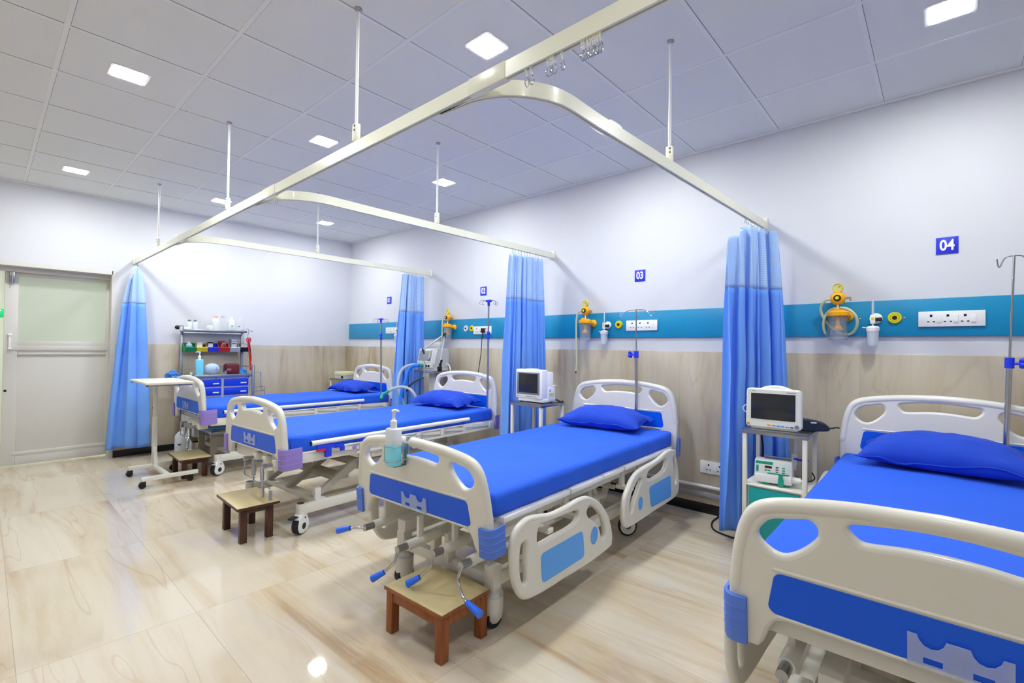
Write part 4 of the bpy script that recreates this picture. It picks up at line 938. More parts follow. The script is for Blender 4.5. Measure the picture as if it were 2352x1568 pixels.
# ---------------------------------------------------------------- monitor trolleys and what stands on them
def trolley(lab, x0, x1, y0, y1, zt, cab):
    t = T('instrument_trolley', lab, 'trolley', ((x0+x1)/2, (y0+y1)/2, 0), 0, 'instrument trolleys')
    w2, d2 = (x1-x0)/2, (y1-y0)/2
    for sx in (-1, 1):
        for sy in (-1, 1):
            lg = MB().bx(sx*(w2-.012)-.012, sx*(w2-.012)+.012, sy*(d2-.012)-.012, sy*(d2-.012)+.012, .06, zt-.022, .002).build('leg', POWDER, t)
            MB().cyl((sx*(w2-.012), sy*(d2-.012), .045), (sx*(w2-.012), sy*(d2-.012), .062), .01).lathe([(0, -.01), (.024, -.01), (.024, .01), (0, .01)], Tr(sx*(w2-.012), sy*(d2-.012), .0245) @ Ry(PI/2), 18).build('caster', BLACK, lg)
    MB().bx(-w2-.004, w2+.004, -d2-.004, d2+.004, zt-.004, zt, .001).bx(-w2-.004, w2+.004, -d2-.004, -d2, zt-.026, zt, .001).bx(-w2-.004, w2+.004, d2, d2+.004, zt-.026, zt, .001).bx(-w2-.004, -w2, -d2, d2, zt-.026, zt, .001).bx(w2, w2+.004, -d2, d2, zt-.026, zt, .001)\
        .cyl((w2-.012, -d2-.006, zt-.013), (w2-.012, -d2, zt-.013), .005).cyl((w2+.006, -d2+.012, zt-.013), (w2, -d2+.012, zt-.013), .005).build('top_tray', STEEL, t)
    if cab:
        zc = cab
        MB().bx(-w2+.002, w2-.002, -d2+.002, d2-.002, zc-.012, zc, .003).build('shelf', OFFWHITE, t)
        c = MB().bx(-w2+.026, w2-.026, -d2+.02, d2-.01, .12, zc-.012, .003).build('cabinet', OFFWHITE, t)
        dr = MB().bx(-w2+.036, w2-.036, -d2+.006, -d2+.022, .13, zc-.022, .005).build('cabinet_door', TURQ, t)
        MB().bx(-w2+.05, -w2+.10, -d2-.014, -d2+.008, zc-.17, zc-.155, .004).build('handle', GREENP, dr)
        MB().cyl((.0, -d2+.003, zc-.115), (.0, -d2+.007, zc-.115), .004).build('keyhole', BLACK, dr)
    else:
        MB().bx(-w2+.01, w2-.01, -d2+.01, d2-.01, .22, .235, .003).build('shelf', OFFWHITE, t)
    return t
trolley('white trolley with turquoise cabinet left of the nearest bed', -.93, -.58, 3.20, 3.52, .797, .462)
trolley('plain white trolley carrying the square grey-screen monitor beside bed three', -2.80, -2.46, 3.10, 3.42, .815, None)
# monitor with wide dark screen
t = T('patient_monitor', 'white patient monitor with wide dark screen on the trolley beside the nearest bed', 'monitor', (-.775, 3.30, .799), .04, 'patient monitors')
MB().plate([roundpoly([(-.152, .012), (.156, .012), (.152, .25), (-.148, .252)], .022)], .05, .007, Tr(0, -.02, 0) @ XZ)\
    .bx(-.13, .13, 0, .09, .02, .24, .015).bx(-.125, .13, -.03, .06, 0, .018, .004).build('housing', OFFWHITE, t)
MB().bx(-.122, .122, -.0475, -.04, .062, .222, .002).build('screen', SCREEN, t)
MB().plate([[(v.x, v.y) for v in cat([Vector(p) for p in [(-.09, .245, 0), (-.04, .266, 0), (.03, .27, 0), (.1, .248, 0)]], 6)]+[(.1, .24), (-.09, .24)]], .045, .006, Tr(0, .01, 0) @ XZ).build('handle', WHITEP, t)
MB().cyl((-.136, -.05, .03), (-.136, -.044, .03), .008).bx(-.03, -.008, -.0475, -.044, .026, .034, .001).build('power_button', ORANGE, t)
for k in range(5): MB().bx(-.002+.024*k, .016+.024*k, -.0475, -.044, .025-.0006*k, .033-.0006*k, .001).build('key', mat('key_blue', (96, 150, 226), .4) if k < 4 else mat('key_deep_blue', (36, 84, 200), .4), t)
MB().cyl((.130, -.056, .032), (.130, -.044, .032), .0115).build('knob', BEZEL, t)
m = MB()
for k in range(5): m.bx(-.115+.004*k, -.113+.004*k, -.0462, -.0445, .233, .238)
for k in range(9): m.bx(.075+.0056*k, .0785+.0056*k, -.0462, -.0445, .231, .2365)
m.build('brand_marking', BEZEL, t)
MB().tube([(-.14, .03, .14), (-.17, .02, .135), (-.185, .02, .115), (-.17, .03, .09), (-.13, .04, .08)], .003, 6, 5).build('side_cable', WHITEP, t)
# square monitor
t = T('patient_monitor', 'white patient monitor with square grey-framed screen beside bed three', 'monitor', (-2.627, 3.19, .817), .0, 'patient monitors')
MB().bx(-.147, .147, -.055, .02, .035, .282, .01).bx(-.115, .150, .015, .10, .02, .262, .012).bx(-.1, .158, .02, .115, .012, .14, .012).bx(-.128, .150, -.045, .13, .008, .04, .006).bx(-.06, .02, -.03, .06, .275, .287, .005).build('housing', WHITEP, t)
for a in (-.1, .12):
    for b in (-.03, .11): MB().bx(a-.012, a+.012, b-.012, b+.012, 0, .010, .002).build('foot', RUBBER, t)
MB().bx(-.131, .120, -.059, -.05, .068, .258, .005).build('screen_frame', BEZEL, t)
MB().bx(-.108, .102, -.0605, -.055, .084, .248, .002).build('screen', SCREEN, t)
MB().cyl((-.12, -.058, .052), (-.12, -.053, .052), .006).build('indicator', ORANGE, t)
for k in range(5): MB().bx(-.025+.018*k, -.012+.018*k, -.058, -.053, .049, .054, .001).build('key', BEZEL, t)
MB().cyl((.086, -.066, .05), (.086, -.053, .05), .0125).build('knob', LGREY, t)
MB().bx(.1575, .1592, .03, .09, .06, .085).build('warning_label', mat('label_green', (200, 214, 110), .5), t)
m = MB()
for k in range(4): m.bx(.1575, .159, .03+.014*(k % 2), .04+.014*(k % 2), .095+.012*(k//2), .103+.012*(k//2))
m.build('label_print', BEZEL, t)
MB().cyl((.15, .09, .145), (.185, .09, .15), .007, .004).build('side_plug', WHITEP, t)
tag(MB().tube([(-2.49, 3.33, .842), (-2.445, 3.34, .826), (-2.40, 3.30, .822)], .006, 8, 5).tube([(-2.47, 3.345, .824), (-2.44, 3.37, .822), (-2.46, 3.40, .822)], .007, 8, 5).build('probe_cable', BLACK), 'short black probe cable behind the square monitor on the plain trolley', 'cable')
# blood pressure cuff behind the wide monitor
t = T('blood_pressure_cuff', 'folded dark navy blood pressure cuff behind the wide monitor', 'blood pressure cuff', (-.60, 3.44, .799), .3)
m = MB().plate([[(v.x, v.y) for v in cat([Vector(p) for p in [(-.10, .002, 0), (.06, .002, 0), (.09, .02, 0), (.06, .05, 0), (-.04, .066, 0), (-.10, .056, 0)]], 4, True)]], .10, .008, XZ); m.build('cuff', NAVY, t)
MB().tube([(.06, -.03, .02), (.10, -.035, .024), (.125, -.03, .03), (.14, -.03, .028)], .0045, 8, 4).build('tube', BLACK, t)
MB().bx(-.01, .02, -.0508, -.05, .048, .056).build('tag', WHITEP, t)
# syringe pump
t = T('syringe_pump', 'white and turquoise syringe pump on the lower shelf of the cabinet trolley', 'syringe pump', (-.775, 3.31, .464), .12)
prof = [(v.x, v.y) for v in cat([Vector(p) for p in [(-.055, .014, 0), (.06, .012, 0), (.062, .12, 0), (.04, .146, 0), (-.036, .149, 0), (-.054, .135, 0), (-.066, .072, 0), (-.076, .056, 0), (-.074, .02, 0)]], 3, True)]
MB().plate([prof], .205, .010, YZ).build('housing', WHITEP, t)
MB().bx(-.06, -.02, -.06, .04, 0, .016, .003).bx(.04, .08, -.06, .04, 0, .016, .003).build('foot', GREENP, t)
pn = MB().bx(-.096, .086, -.0024, .004, -.038, .036, .001, Tr(0, -.0615, .1065) @ Rx(-.17)).build('keypad', mat('keypad_white', (226, 236, 234), .4), t)
PM = Tr(0, -.0615, .1065) @ Rx(-.17)
MB().bx(-.096, .0, -.0032, 0, .016, .034, .001, PM).bx(-.03, .086, -.0032, 0, -.038, -.03, .001, PM).build('turquoise_band', GREENP, pn)
MB().bx(-.045, -.006, -.0036, 0, -.006, .009, .001, PM).build('display', LED, pn)
for k, (bx_, bz_, mm_) in enumerate([(.022, .004, BLUEP), (.022, -.010, RED), (.022, -.023, GREENP), (.056, .004, GREENP), (.056, -.010, GREENP), (.056, -.023, GREENP), (-.038, -.018, GREENP), (-.020, -.018, GREENP)]):
    MB().bx(bx_-.008, bx_+.008, -.0036, 0, bz_-.004, bz_+.004, .001, PM).build('key', mm_, pn)
MB().bx(-.092, -.078, -.0034, 0, -.03, .008, .001, PM).build('scale_marking', GREENP, pn)
MB().bx(.028, .058, -.085, -.055, .005, .05, .004).cyl((.042, -.075, .05), (.042, -.075, .075), .012).build('syringe_clamp', GREENP, t)
MB().bx(-.05, .09, -.02, .02, .147, .153, .002).cyl((-.05, 0, .15), (-.05, 0, .172), .004).cyl((.085, 0, .15), (.085, 0, .160), .004).bx(-.055, .09, -.006, .006, .16, .166, .002).build('carry_handle', STEEL, t)
MB().cyl((.10, -.045, .045), (.145, -.045, .045), .022, .018).cyl((.145, -.045, .045), (.165, -.045, .045), .010).build('plunger_drive', WHITEP, t)
tag(MB().tube([(-.70, 3.49, .79), (-.695, 3.5, .70), (-.70, 3.49, .60), (-.70, 3.48, .53)], .011, 8, 4).bx(-.715, -.685, 3.475, 3.505, .56, .63, .004).build('infusion_line', WHITEP), 'white connector line hanging at the back of the cabinet trolley', 'line')
tag(MB().tube([(-.70, 3.48, .60), (-.66, 3.47, .597), (-.62, 3.47, .60)], .007, 8, 4).build('connector', BLUEP), 'small deep blue connector behind the syringe pump', 'connector')
tag(MB().tube([(-.60, 3.46, .535), (-.585, 3.46, .50), (-.61, 3.45, .478), (-.65, 3.44, .476), (-.68, 3.43, .50)], .004, 7, 5).build('power_lead', BLACK), 'black power lead looped at the back of the trolley shelf', 'cable')
tag(MB().tube([(-.895, 3.46, .785), (-.88, 3.47, .65), (-.89, 3.49, .55), (-.905, 3.51, .45), (-.91, 3.53, .30)], .006, 7, 5).build('trolley_cable', BLACK), 'black cable hanging behind the left leg of the cabinet trolley', 'cable')
tag(MB().tube([(-1.265, 3.83, .02), (-1.275, 3.78, .006), (-1.27, 3.66, .006), (-1.22, 3.53, .006), (-1.14, 3.475, .006), (-1.02, 3.45, .006), (-.95, 3.42, .006)], .006, 7, 6).build('floor_cable', BLACK), 'black cable lying on the floor below the nearest curtain', 'cable')

# ---------------------------------------------------------------- ventilator
t = T('ventilator', 'grey ventilator on a stand behind the head of bed two', 'ventilator', (-4.50, 3.60, 0))
prof = [(-.10, 1.03), (.08, 1.03), (.10, 1.06), (.10, 1.24), (.07, 1.262), (-.075, 1.262), (-.115, 1.09)]
MB().plate([roundpoly(prof, .015)], .335, .008, Tr(0, 0, 0) @ YZ).bx(-.10, .15, -.03, .05, 1.26, 1.335, .02).bx(-.16, .168, -.11, .09, 1.0, 1.035, .006).build('housing', LGREY, t)
sl = math.atan2(.04, .172); VM = Tr(0, -.0955, 1.176) @ Rx(-sl)
fr = MB().plate([rrect(-.155, .10, -.075, .075, .01)], .008, .002, VM @ XZ).build('screen_frame', WHITEP, t)
MB().bx(-.145, .045, -.0055, .0, -.065, .06, .002, VM).build('screen', mat('pale_grey_screen', (150, 154, 160), .2), fr)  # display in one flat grey colour
MB().bx(.052, .092, -.0055, .0, -.065, .068, .002, VM).cyl(VM @ Vector((.05, -.014, -.055)), VM @ Vector((.05, 0, -.055)), .014).build('control_strip', BEZEL, fr)
for k in range(4): MB().bx(.062, .082, -.007, 0, .05-.022*k, .06-.022*k, .001, VM).build('key', LGREY if k != 1 else LEMON, fr)
MB().bx(-.155, .15, -.125, -.09, 1.03, 1.085, .005).build('port_panel', LGREY, t)
for x, mm_ in ((.03, BLACK), (.075, BLACK)): MB().cyl((x, -.135, 1.058), (x, -.12, 1.058), .013).build('knob', mm_, t)
for x in (-.115, -.035): MB().cyl((x-.02, -.16, 1.062), (x, -.12, 1.062), .018).build('hose_port', GREENP, t)
MB().bx(-.19, .19, -.14, .11, .975, .998, .004).build('shelf', STEEL, t)
MB().bx(-.05, .07, -.03, .06, .12, .98, .02).build('column', LGREY, t)
MB().bx(-.22, .22, -.20, -.16, .06, .10, .004).bx(-.22, .22, .14, .18, .06, .10, .004).bx(-.03, .05, -.2, .18, .07, .12, .004).build('stand_base', LGREY, t)
for x, y in ((-.2, -.18), (.2, -.18), (-.2, .16), (.2, .16)): MB().lathe([(0, -.012), (.03, -.012), (.03, .012), (0, .012)], Tr(x, y, .031) @ Ry(PI/2), 18).cyl((x, y, .05), (x, y, .07), .009).build('caster', BLACK, t)
# arm
t = T('hose_support_arm', 'folded white hose support arm with black joints clamped on the ventilator', 'support arm', (-4.255, 3.50, 1.0))
A0, A1, A2 = Vector((.03, -.02, .08)), Vector((.15, -.06, .425)), Vector((-.235, -.06, .245))
MB().cyl(A0, A1, .008).build('lower_arm', WHITEP, t); MB().cyl(A1, A2, .008).build('upper_arm', WHITEP, t)
for nm, p, d in (('base_joint', A0, Vector((.03, 0, .05))), ('elbow_joint', A1, Vector((-.03, 0, -.02))), ('tip_joint', A2, Vector((.02, 0, -.05)))):
    MB().ball(p, (.018, .018, .02), 12).cyl(p, p+d, .012, .009).cyl(p-Vector((0, .0, .03)), p, .010).cyl(p+Vector((.012, -.012, 0)), p+Vector((.03, -.014, -.05 if nm != 'base_joint' else .055)), .006).build(nm, BLACK, t)
MB().bx(-.0, .04, -.04, 0, .0, .06, .004).build('clamp', BLACK, t)
tag(MB().tube([(-4.64, 3.45, 1.062), (-4.70, 3.43, 1.062), (-4.76, 3.36, 1.02), (-4.765, 3.30, .92), (-4.745, 3.28, .80), (-4.70, 3.3, .66), (-4.66, 3.32, .56)], .0175, 12, 7).build('breathing_hose', CHOSE), 'clear breathing hose looping down left of the ventilator', 'hose')
tag(MB().tube([(-4.56, 3.44, 1.062), (-4.63, 3.40, 1.05), (-4.665, 3.36, .99), (-4.665, 3.32, .86), (-4.68, 3.28, .74), (-4.66, 3.26, .62), (-4.62, 3.26, .56)], .020, 12, 7).build('breathing_hose', BHOSE), 'bright blue breathing hose hanging from the ventilator', 'hose')
t = T('patient_circuit', 'arched clear patient hose with green mouthpiece above bed two', 'hose', (0, 0, 0))
PC = [(-4.61, 2.98, .735), (-4.58, 3.01, .765), (-4.51, 3.06, .815), (-4.43, 3.1, .835), (-4.34, 3.14, .82), (-4.28, 3.17, .76), (-4.265, 3.19, .70)]
MB().tube(PC[1:], .016, 12, 6).build('clear_hose', CHOSE, t); MB().tube([(-4.595, 2.96, .70), PC[0], PC[1], (-4.55, 3.03, .79)], .018, 12, 5).build('green_mouthpiece', GREENP, t)
MB().tube([(-4.36, 3.12, .79), (-4.345, 3.14, .84), (-4.31, 3.2, .90), (-4.29, 3.3, .935)], .009, 8, 5).build('black_strap', BLACK, t)
tag(MB().tube([(-4.53, 3.44, 1.22), (-4.47, 3.42, 1.15), (-4.40, 3.40, 1.08), (-4.36, 3.36, 1.0), (-4.33, 3.33, .95), (-4.30, 3.3, .91)], .006, 8, 6).build('sensor_tube', BEZEL), 'thin grey sensor tube dangling in front of the ventilator', 'tube')
tag(MB().tube([(-4.33, 3.66, 1.08), (-4.26, 3.64, 1.07), (-4.19, 3.6, 1.02), (-4.12, 3.56, .94), (-4.08, 3.55, .85), (-4.06, 3.56, .6)], .007, 8, 6).build('ventilator_lead', WHITEP), 'white lead running from the ventilator down behind bed two', 'cable')
t = T('socket_lead', 'black lead with plug in the socket beneath the 02 sign', 'cable', (-3.872, TP-.03, 1.477))
MB().bx(-.022, .022, -.02, .016, -.03, .022, .008).build('plug', BLACK, t)
MB().tube([(0, -.01, -.028), (-.004, -.012, -.1), (-.012, -.014, -.25), (-.035, -.02, -.42), (-.06, -.02, -.6), (-.06, -.02, -.9)], .0045, 7, 6).build('cord', BLACK, t)
# cream instrument on a small stand by the far bed
trolley('small steel-topped stand left of the farthest headboard', -6.70, -6.35, 3.44, 3.70, .80, None)
t = T('instrument_box', 'low cream instrument box with grey base left of the farthest headboard', 'instrument', (-6.50, 3.57, .80), .0)
MB().bx(-.13, .13, -.10, .10, .05, .10, .006).build('lid', mat('cream_box', (222, 220, 176), .4), t); MB().bx(-.125, .125, -.095, .095, .0, .05, .003).build('base', LGREY, t); MB().bx(.06, .12, -.099, -.094, .008, .044, .002).build('dark_port', BLACK, t)

# ---------------------------------------------------------------- crash cart against the left wall
KX = -6.60
t = T('crash_cart', 'steel crash cart with royal blue drawers against the left wall', 'cart', (KX, 1.97, 0))
y0, y1 = -.33, .285; xf, xb = .20, -.22
MB().bx(xb, xf+.012, y0, y1, .895, .912, .002).bx(xf, xf+.014, y0, y1, .885, .918, .002).build('deck', STEEL, t)
bd = MB().bx(xb, xf-.012, y0+.02, y1-.02, .20, .885, .003).build('cabinet', LGREY, t)
for c0, c1 in ((y0+.03, -.045), (-.015, y1-.03)):
    for k in range(5):
        z1 = .865-.105*k
        dr = MB().bx(xf-.014, xf+.002, c0, c1, z1-.088, z1, .003).build('drawer', CARTBLUE, t)
        MB().bx(xf-.002, xf+.008, c1-.09, c1-.025, z1-.062, z1-.048, .002).build('handle', WHITEP, dr)
for yy in (-.10, .26): MB().cyl((xf-.012, yy, .876), (xf-.006, yy, .876), .006).build('lock', BLACK, t)
for yy in (y0-.03, y1+.022):
    MB().bx(xb-.002, xb+.03, yy-.014, yy+.014, .12, 1.50 if yy < 0 else 1.47, .002).build('upright', STEEL, t)
    MB().bx(xf-.01, xf+.016, yy-.014, yy+.014, .12, 1.03 if yy > 0 else .95, .002).build('front_post', STEEL, t)
MB().tube([(xf, y1+.03, 1.0), (xb, y1+.03, 1.0), (xb, y0-.03, 1.0)], .005).bx(xb, xf, y1+.026, y1+.034, .55, .57, .002).bx(xb, xf, y0-.034, y0-.026, .55, .57, .002).build('guard_rail', CHROME, t)
MB().bx(xb-.01, xb+.17, y0-.045, y1+.03, 1.425, 1.432, .001).bx(xb+.165, xb+.17, y0-.045, y1+.03, 1.425, 1.455, .001).bx(xb-.01, xb+.17, y0-.05, y0-.044, 1.425, 1.49, .001).build('top_shelf', STEEL, t)
MB().bx(xb+.005, xb+.012, y0-.03, y1+.03, 1.20, 1.41, .002).build('back_panel', LGREY, t)
MB().bx(xb+.01, xb+.03, y0-.02, y1+.06, 1.235, 1.26, .002).build('bin_rail', STEEL, t)
MB().tube([(xf-.1, y1+.045, .93), (xf-.1, y1+.15, .925), (xf-.1, y1+.155, .72), (xf+.0, y1+.155, .70), (xf, y1+.05, .70)], .005, 8, 0).tube([(xf-.1, y1+.05, .74), (xf-.1, y1+.2, .74), (xf-.1, y1+.2, .60), (xf-.1, y1+.05, .60)], .005).build('side_rack', CHROME, t)
for x in (xb+.02, xf):
    for yy in (y0-.03, y1+.03): MB().lathe([(0, -.014), (.05, -.014), (.05, .014), (0, .014)], Tr(x, yy, .05) @ Rx(PI/2), 20).cyl((x, yy, .08), (x, yy, .13), .011).build('caster', BLACK, t)
MB().ball((xb-.0, y0-.07, 1.475), (.02, .03, .025), 12).build('knob', BLACK, t)
# side tray with a blue film
tr_ = MB().bx(xb+.05, xf-.02, y0-.20, y0-.044, .878, .886, .002).tube([(xf-.02, y0-.05, .90), (xf-.02, y0-.2, .90), (xb+.05, y0-.2, .90)], .005).build('side_tray', STEEL, t)
BINS = [('green', GREENB, 'white and blue bottle'), ('yellow', mat('bin_yellow', (232, 206, 24), .4), 'white cards'), ('blue', mat('bin_blue', (52, 64, 222), .4), 'a dark-topped carton'),
        ('red', mat('bin_red', (216, 44, 22), .4), 'folded packets'), ('pale grey', mat('bin_grey', (198, 204, 210), .4), 'a tall white carton'), ('black', mat('bin_black', (26, 26, 26), .4), 'pale packets')]
for k, (cn, bm_, ct) in enumerate(BINS):
    by = 1.97-.298+.121*k; bxx = KX+xb+.035
    b = T('storage_bin', f'small {cn} storage bin on the crash cart rail', 'storage bin', (bxx, by, 1.185), 0, 'coloured storage bins on the cart')
    m = MB().plate([[(0, 0), (.105, .0), (.125, .04), (.105, .042), (.085, .03), (.06, .075), (0, .08)]], .004, .001, Tr(0, -.054, 0) @ Matrix(((1, 0, 0, 0), (0, 0, -1, 0), (0, 1, 0, 0), (0, 0, 0, 1))))\
        .plate([[(0, 0), (.105, .0), (.125, .04), (.105, .042), (.085, .03), (.06, .075), (0, .08)]], .004, .001, Tr(0, .054, 0) @ Matrix(((1, 0, 0, 0), (0, 0, -1, 0), (0, 1, 0, 0), (0, 0, 0, 1))))\
        .bx(0, .105, -.054, .054, 0, .004).bx(0, .004, -.054, .054, 0, .08).plate([[(.103, 0), (.107, .0), (.127, .04), (.122, .044)]], .108, .001, XZ)
    m.build('tray', bm_, b, Matrix.Diagonal((1, 1.05, 1.3, 1)))
    pos = (bxx+.045, by, 1.215)
    if k == 0:
        o = T('small_bottle', 'small white bottle with blue label in the green bin', 'bottle', pos); MB().lathe([(0, 0), (.032, 0), (.034, .05), (.018, .075), (.016, .095), (0, .095)], None, 18).build('body', FROST, o); MB().lathe([(.0345, .01), (.0345, .045)], None, 18).build('label', mat('label_blue', (110, 180, 230), .5), o)
    elif k == 1:
        tag(MB().bx(-.02, .02, -.045, .015, 0, .085, .002).build('card_pack', WHITEP), 'pack of white cards in the yellow bin', 'cards').location = pos
        tag(MB().bx(-.015, .015, .022, .042, 0, .06, .003).build('dark_packet', BLACK), 'dark packet beside the cards in the yellow bin', 'packet').location = pos
    elif k == 2:
        o = T('medicine_carton', 'white carton with dark top in the blue bin', 'carton', pos); MB().bx(-.02, .02, -.045, .005, 0, .085, .001).build('box', WHITEP, o); MB().bx(-.021, .021, -.046, .006, .072, .09, .001).build('dark_band', BLACK, o)
    elif k == 3:
        for q in range(3): tag(MB().bx(-.03, .03, -.003, .003, 0, .075, .001, Ry(.3) @ Rx(.25*(q-1))).build('foil_packet', mat('packet_rose', (206, 150, 150), .4)), 'foil packet standing in the red bin', 'packet', 'foil packets in the red bin').location = (pos[0], pos[1]-.03+.03*q, pos[2]+.012)
        tag(MB().bx(-.02, .02, -.045, .02, 0, .022, .001).build('folded_leaflet', mat('packet_red', (170, 60, 70), .5)), 'red printed pack lying across the red bin', 'pack').location = (pos[0]-.015, pos[1], pos[2]+.085)
    elif k == 4:
        o = T('medicine_carton', 'tall white carton with blue stripe in the pale grey bin', 'carton', pos); MB().bx(-.02, .02, -.028, .03, 0, .125, .001).build('box', WHITEP, o); MB().bx(.0195, .0205, -.02, .022, .07, .078).bx(.0195, .0205, -.02, .022, .10, .104).build('print', SIGN, o)
        tag(MB().cyl((0, -.042, 0), (0, -.042, .13), .006).build('marker_pen', BEZEL), 'grey pen standing in the pale grey bin', 'pen').location = pos
    else:
        tag(MB().bx(-.025, .025, -.04, .04, 0, .07, .008).build('gauze_pack', LGREY), 'pale packet in the black bin', 'packet').location = pos
# bottles on the top shelf
def bottle(lab, x, y, z, r, h, body, capm, capr=.5):
    t = T('bottle', lab, 'bottle', (x, y, z), random.uniform(-1, 1), 'bottles on the crash cart top shelf')
    MB().lathe([(0, 0), (r*.96, 0), (r, .006), (r, h*.68), (r*.8, h*.8), (r*capr*.9, h*.86), (r*capr*.9, h*.9), (0, h*.9)], None, 20).build('body', body, t)
    MB().lathe([(r*capr, h*.86), (r*capr, h), (0, h)], None, 16).build('cap', capm, t)
SHZ = 1.4325; SXX = KX+xb
for lab, dx, yy, r, h, bo, ca in [('white bottle with dark cap, leftmost of the pair on the cart top shelf', .10, 1.665, .03, .135, FROST, BEZEL), ('white bottle with dark cap, right of its twin on the cart top shelf', .10, 1.725, .03, .135, FROST, BEZEL),
        ('short clear bottle next to the white pair on the cart top shelf', .11, 1.79, .026, .095, CLEAR, WHITEP), ('squat clear jar in the middle of the cart top shelf', .12, 1.875, .036, .085, FROST, WHITEP),
        ('large clear bottle with pink cap on the cart top shelf', .06, 1.955, .045, .20, FROST, mat('cap_pink', (240, 176, 170), .4)), ('clear bottle with grey-rimmed cap behind on the cart top shelf', .05, 2.04, .042, .205, CLEAR, LGREY),
        ('tall clear bottle second from the right end of the cart top shelf', .08, 2.13, .04, .19, FROST, WHITEP), ('tall clear bottle at the right end of the cart top shelf', .08, 2.225, .042, .18, CLEAR, WHITEP),
        ('small clear vial with dark mark before the tall bottles on the cart shelf', .14, 2.12, .024, .085, CLEAR, BEZEL), ('small clear vial nearest the red lanyard on the cart shelf', .14, 2.20, .026, .08, CLEAR, BEZEL)]:
    bottle(lab, SXX+dx, yy, SHZ, r, h, bo, ca)
tag(MB().bx(-.04, .04, -.045, .045, 0, .05, .003).build('white_carton', WHITEP), 'small white carton at the left end of the cart top shelf', 'carton').location = (SXX+.09, 1.62, SHZ)
# sanitiser bottles
def sanitiser(lab, loc, rz, wd, dp, h, level, pump_dir, full):
    t = T('sanitiser_bottle', lab, 'sanitiser bottle', loc, rz, 'blue hand sanitiser bottles')
    def rr(z, k=1): return [Vector((x, y, z)) for x, y in rrect(-wd/2*k, wd/2*k, -dp/2*k, dp/2*k, dp*.35*k, 5)]
    def shell(zs):
        b = bmesh.new(); rows = [[b.verts.new(v) for v in rr(z, k)] for z, k in zs]
        for A, B in zip(rows, rows[1:]):
            for i in range(len(A)): b.faces.new((A[i], A[(i+1) % len(A)], B[(i+1) % len(A)], B[i]))
        b.faces.new(rows[0][::-1]); b.faces.new(rows[-1]); return b
    MB().add(shell([(0, .94), (.004, 1), (h*level, 1)])).build('liquid', SANI, t)
    MB().add(shell([(h*level, 1), (h*.95, 1), (h*.985, .93), (h, .78), (h*1.005, .4)])).build('bottle_top', FROST if not full else SANI, t)
    r = wd*.2
    MB().lathe([(r, h), (r, h+.034), (r*.85, h+.036), (r*.55, h+.04), (r*.5, h+.045), (.006, h+.046), (.008, h+.075), (.012, h+.082), (0, h+.084)], None, 20).tube([(pump_dir*-.012, 0, h+.08), (0, 0, h+.083), (pump_dir*.02, 0, h+.085), (pump_dir*.04, 0, h+.082)], .0055, 8, 4).build('pump', WHITEP, t)
    return t
def atf(x, y, z):
    p = place(ba, x, y); return (p[0], p[1], z)
sb = sanitiser('hand sanitiser pump bottle half full of blue liquid, held on the footboard of bed three', atf(-.068, -1.182, .728), .055, .077, .054, .172, .56, 1, False)
t = T('bottle_holder', 'steel wire bottle holder hooked over the footboard of bed three', 'bottle holder', atf(-.068, -1.182, .725), .055)
MB().bx(-.020, .036, -.020, .052, -.002, .001, .001).bx(.004, .036, .048, .052, 0, .10, .001).build('plate', STEEL, t)
m = MB()
for z in (.022, .092): m.tube([(.036, .05, z+.006), (.042, .0, z+.004), (.038, -.026, z+.002), (.0, -.034, z-.002), (-.036, -.028, z-.002), (-.040, .0, z), (-.036, .05, z)], .0018, 6, 4)
m.tube([(-.038, -.022, .02), (-.038, -.022, .09)], .0018, 6).build('wire_rings', CHROME, t)
MB().bx(.030, .046, .05, .140, .128, .131, .001).bx(.030, .046, .05, .053, .05, .131, .001).bx(.030, .046, .137, .140, .07, .131, .001).plate([[(.05, .04), (.05, .13), (.10, .10)]], .003, .0008, Tr(.03, 0, 0) @ YZ).build('hanger_hook', STEEL, t)
sanitiser('blue hand sanitiser pump bottle standing on the crash cart deck', (KX+.12, 1.715, .914), PI/2, .076, .058, .185, .9, -1, True)
o = tag(MB().ball((0, 0, .068), (.062, .082, .068), 24).cyl((.055, .04, .08), (.066, .046, .082), .018).build('resuscitator_bag', BALLOON), 'pale blue egg-shaped resuscitator bag on the cart deck', 'resuscitator'); o.location = (KX+.10, 1.85, .913)
t = T('zip_pouch', 'maroon zipped pouch on the crash cart deck', 'pouch', (KX+.06, 2.075, .913), 0)
b = MB().bx(-.06, .06, -.08, .08, 0, .13, .032, None, 4).build('pouch', MAROON, t)
MB().tube([(.055, -.07, .112), (.03, -.045, .127), (.03, .045, .127), (.055, .07, .112)], .004, 6, 5).build('zip', mat('maroon_zip', (130, 50, 66), .5), t)
MB().bx(.0595, .061, -.07, -.02, .045, .07, .0005).build('printed_patch', mat('faded_print', (150, 96, 108), .7), t)
def crumple(name, lab, catg, loc, rad, m_, seed, grp=None):
    b = bmesh.new(); bmesh.ops.create_icosphere(b, subdivisions=4, radius=1)
    for v in b.verts:
        n = noise.noise(v.co*2.2+Vector((seed, 0, 0)))*.35+noise.noise(v.co*5+Vector((0, seed, 0)))*.16
        v.co *= 1+n; v.co = Vector((v.co.x*rad[0], v.co.y*rad[1], max(v.co.z*rad[2], -rad[2]*.25)+rad[2]*.25))
    o = MB().add(b).build(name, m_, None, ang=30); o.location = loc; return tag(o, lab, catg, grp)
crumple('plastic_bag', 'crumpled blue plastic bag at the right end of the cart deck', 'plastic bag', (KX+.04, 2.20, .913), (.05, .055, .05), BAG, 2)
crumple('plastic_bag', 'crumpled blue plastic bag on the left side tray of the cart', 'plastic bag', (KX+.02, 1.475, .888), (.10, .065, .06), BAG, 5)
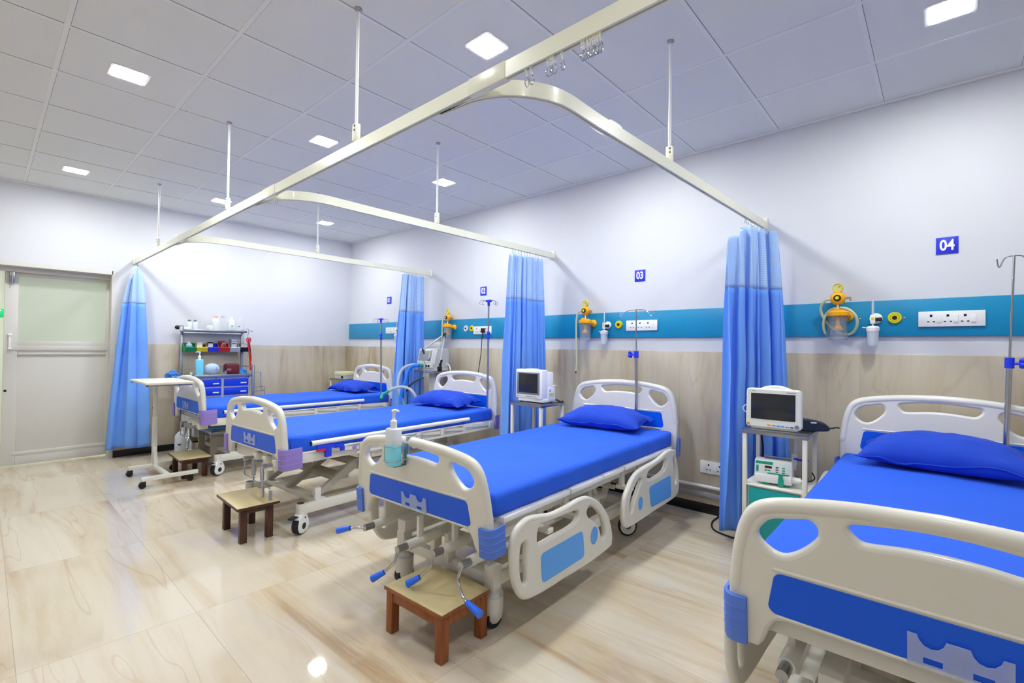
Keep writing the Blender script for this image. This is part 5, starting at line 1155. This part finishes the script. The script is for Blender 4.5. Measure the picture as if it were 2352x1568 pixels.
for k, (dx, yy) in enumerate(((.15, 1.945), (.16, 1.975), (.13, 1.99))):
    o = T('glass_vial', ('small glass vial left of the maroon pouch on the cart deck', 'small blue-capped vial in front of the maroon pouch', 'small vial tucked behind the other two by the maroon pouch')[k], 'vial', (KX+dx, yy, .913), 0, 'small vials on the cart deck')
    MB().lathe([(0, 0), (.014, 0), (.014, .026), (.008, .032), (.008, .038), (0, .038)], None, 14).build('body', CLEAR, o); MB().lathe([(.010, .034), (.010, .044), (0, .044)], None, 14).build('cap', mat('cap_blue', (96, 140, 220), .4), o)
t = T('red_tourniquet', 'red scissors and strap dangling from the right end of the cart top shelf', 'strap', (KX+.0, 2.275, 1.45), 0)
MB().tube([(0, -.03, .025), (0, .0, .028), (0, .012, .0), (0, .002, -.07), (0, .03, -.09)], .003, 6, 5).build('cord', BEZEL, t)
m = MB()
for sy in (-1, 1): m.tube([(0, .012+sy*.006, -.15), (0, .012+sy*.022, -.125), (0, .012+sy*.018, -.09), (0, .012+sy*.006, -.10)], .006, 8, 5, closed=True)
m.tube([(0, .012, -.15), (0, .02, -.24), (0, .035, -.38), (0, .044, -.50)], .011, 8, 5).build('strap', RED, t)
MB().tube([(.008, .022, -.15), (.008, .034, -.24), (.008, .045, -.38)], .004, 6, 5).build('scissor_blade', BLACK, t)
MB().bx(-.01, .01, .035, .06, -.006, .002, .003).tube([(0, .004, .02), (0, .02, .012), (0, .037, -.002)], .002, 6).build('red_tab', RED, t)
# blue drape on a tray below the far bed
t = T('linen_tray', 'steel tray beneath the foot of the farthest bed', 'tray', (-5.83, 1.80, .34), 0)
MB().bx(-.24, .24, -.2, .2, 0, .006, .002).bx(-.24, .24, -.2, -.196, 0, .03, .001).bx(.236, .24, -.2, .2, 0, .03, .001).bx(-.24, .24, .196, .2, 0, .03, .001).build('pan', STEEL, t)
for x in (-.2, .2): MB().bx(x-.012, x+.012, -.2, .2, -.34, .0, .002).build('support', GREYSTEEL, t)
for k in range(4):
    m = MB().grid(lambda u, v: Vector(((u-.5)*(.40-.03*k), (v-.5)*.33, .0+.006*noise.noise(Vector((u*6+k*3, v*5, k))))), 24, 18)
    o = m.build('folded_drape', mat('drape_blue', (90, 158, 214), .6) if k != 1 else WHITEP, None, ang=70); md = o.modifiers.new('t', 'SOLIDIFY'); md.thickness = .008
    o.location = (-5.83+.015*k, 1.79-.01*k, .363+.0125*k); o.rotation_euler = (0, 0, .08*(k-1.5))
    tag(o, ['folded blue drape at the bottom of the pile under the farthest bed', 'white sheet within the drape pile under the farthest bed', 'folded blue drape above the white sheet under the farthest bed', 'topmost folded blue drape of the pile under the farthest bed'][k], 'drape', 'folded drapes on the tray')
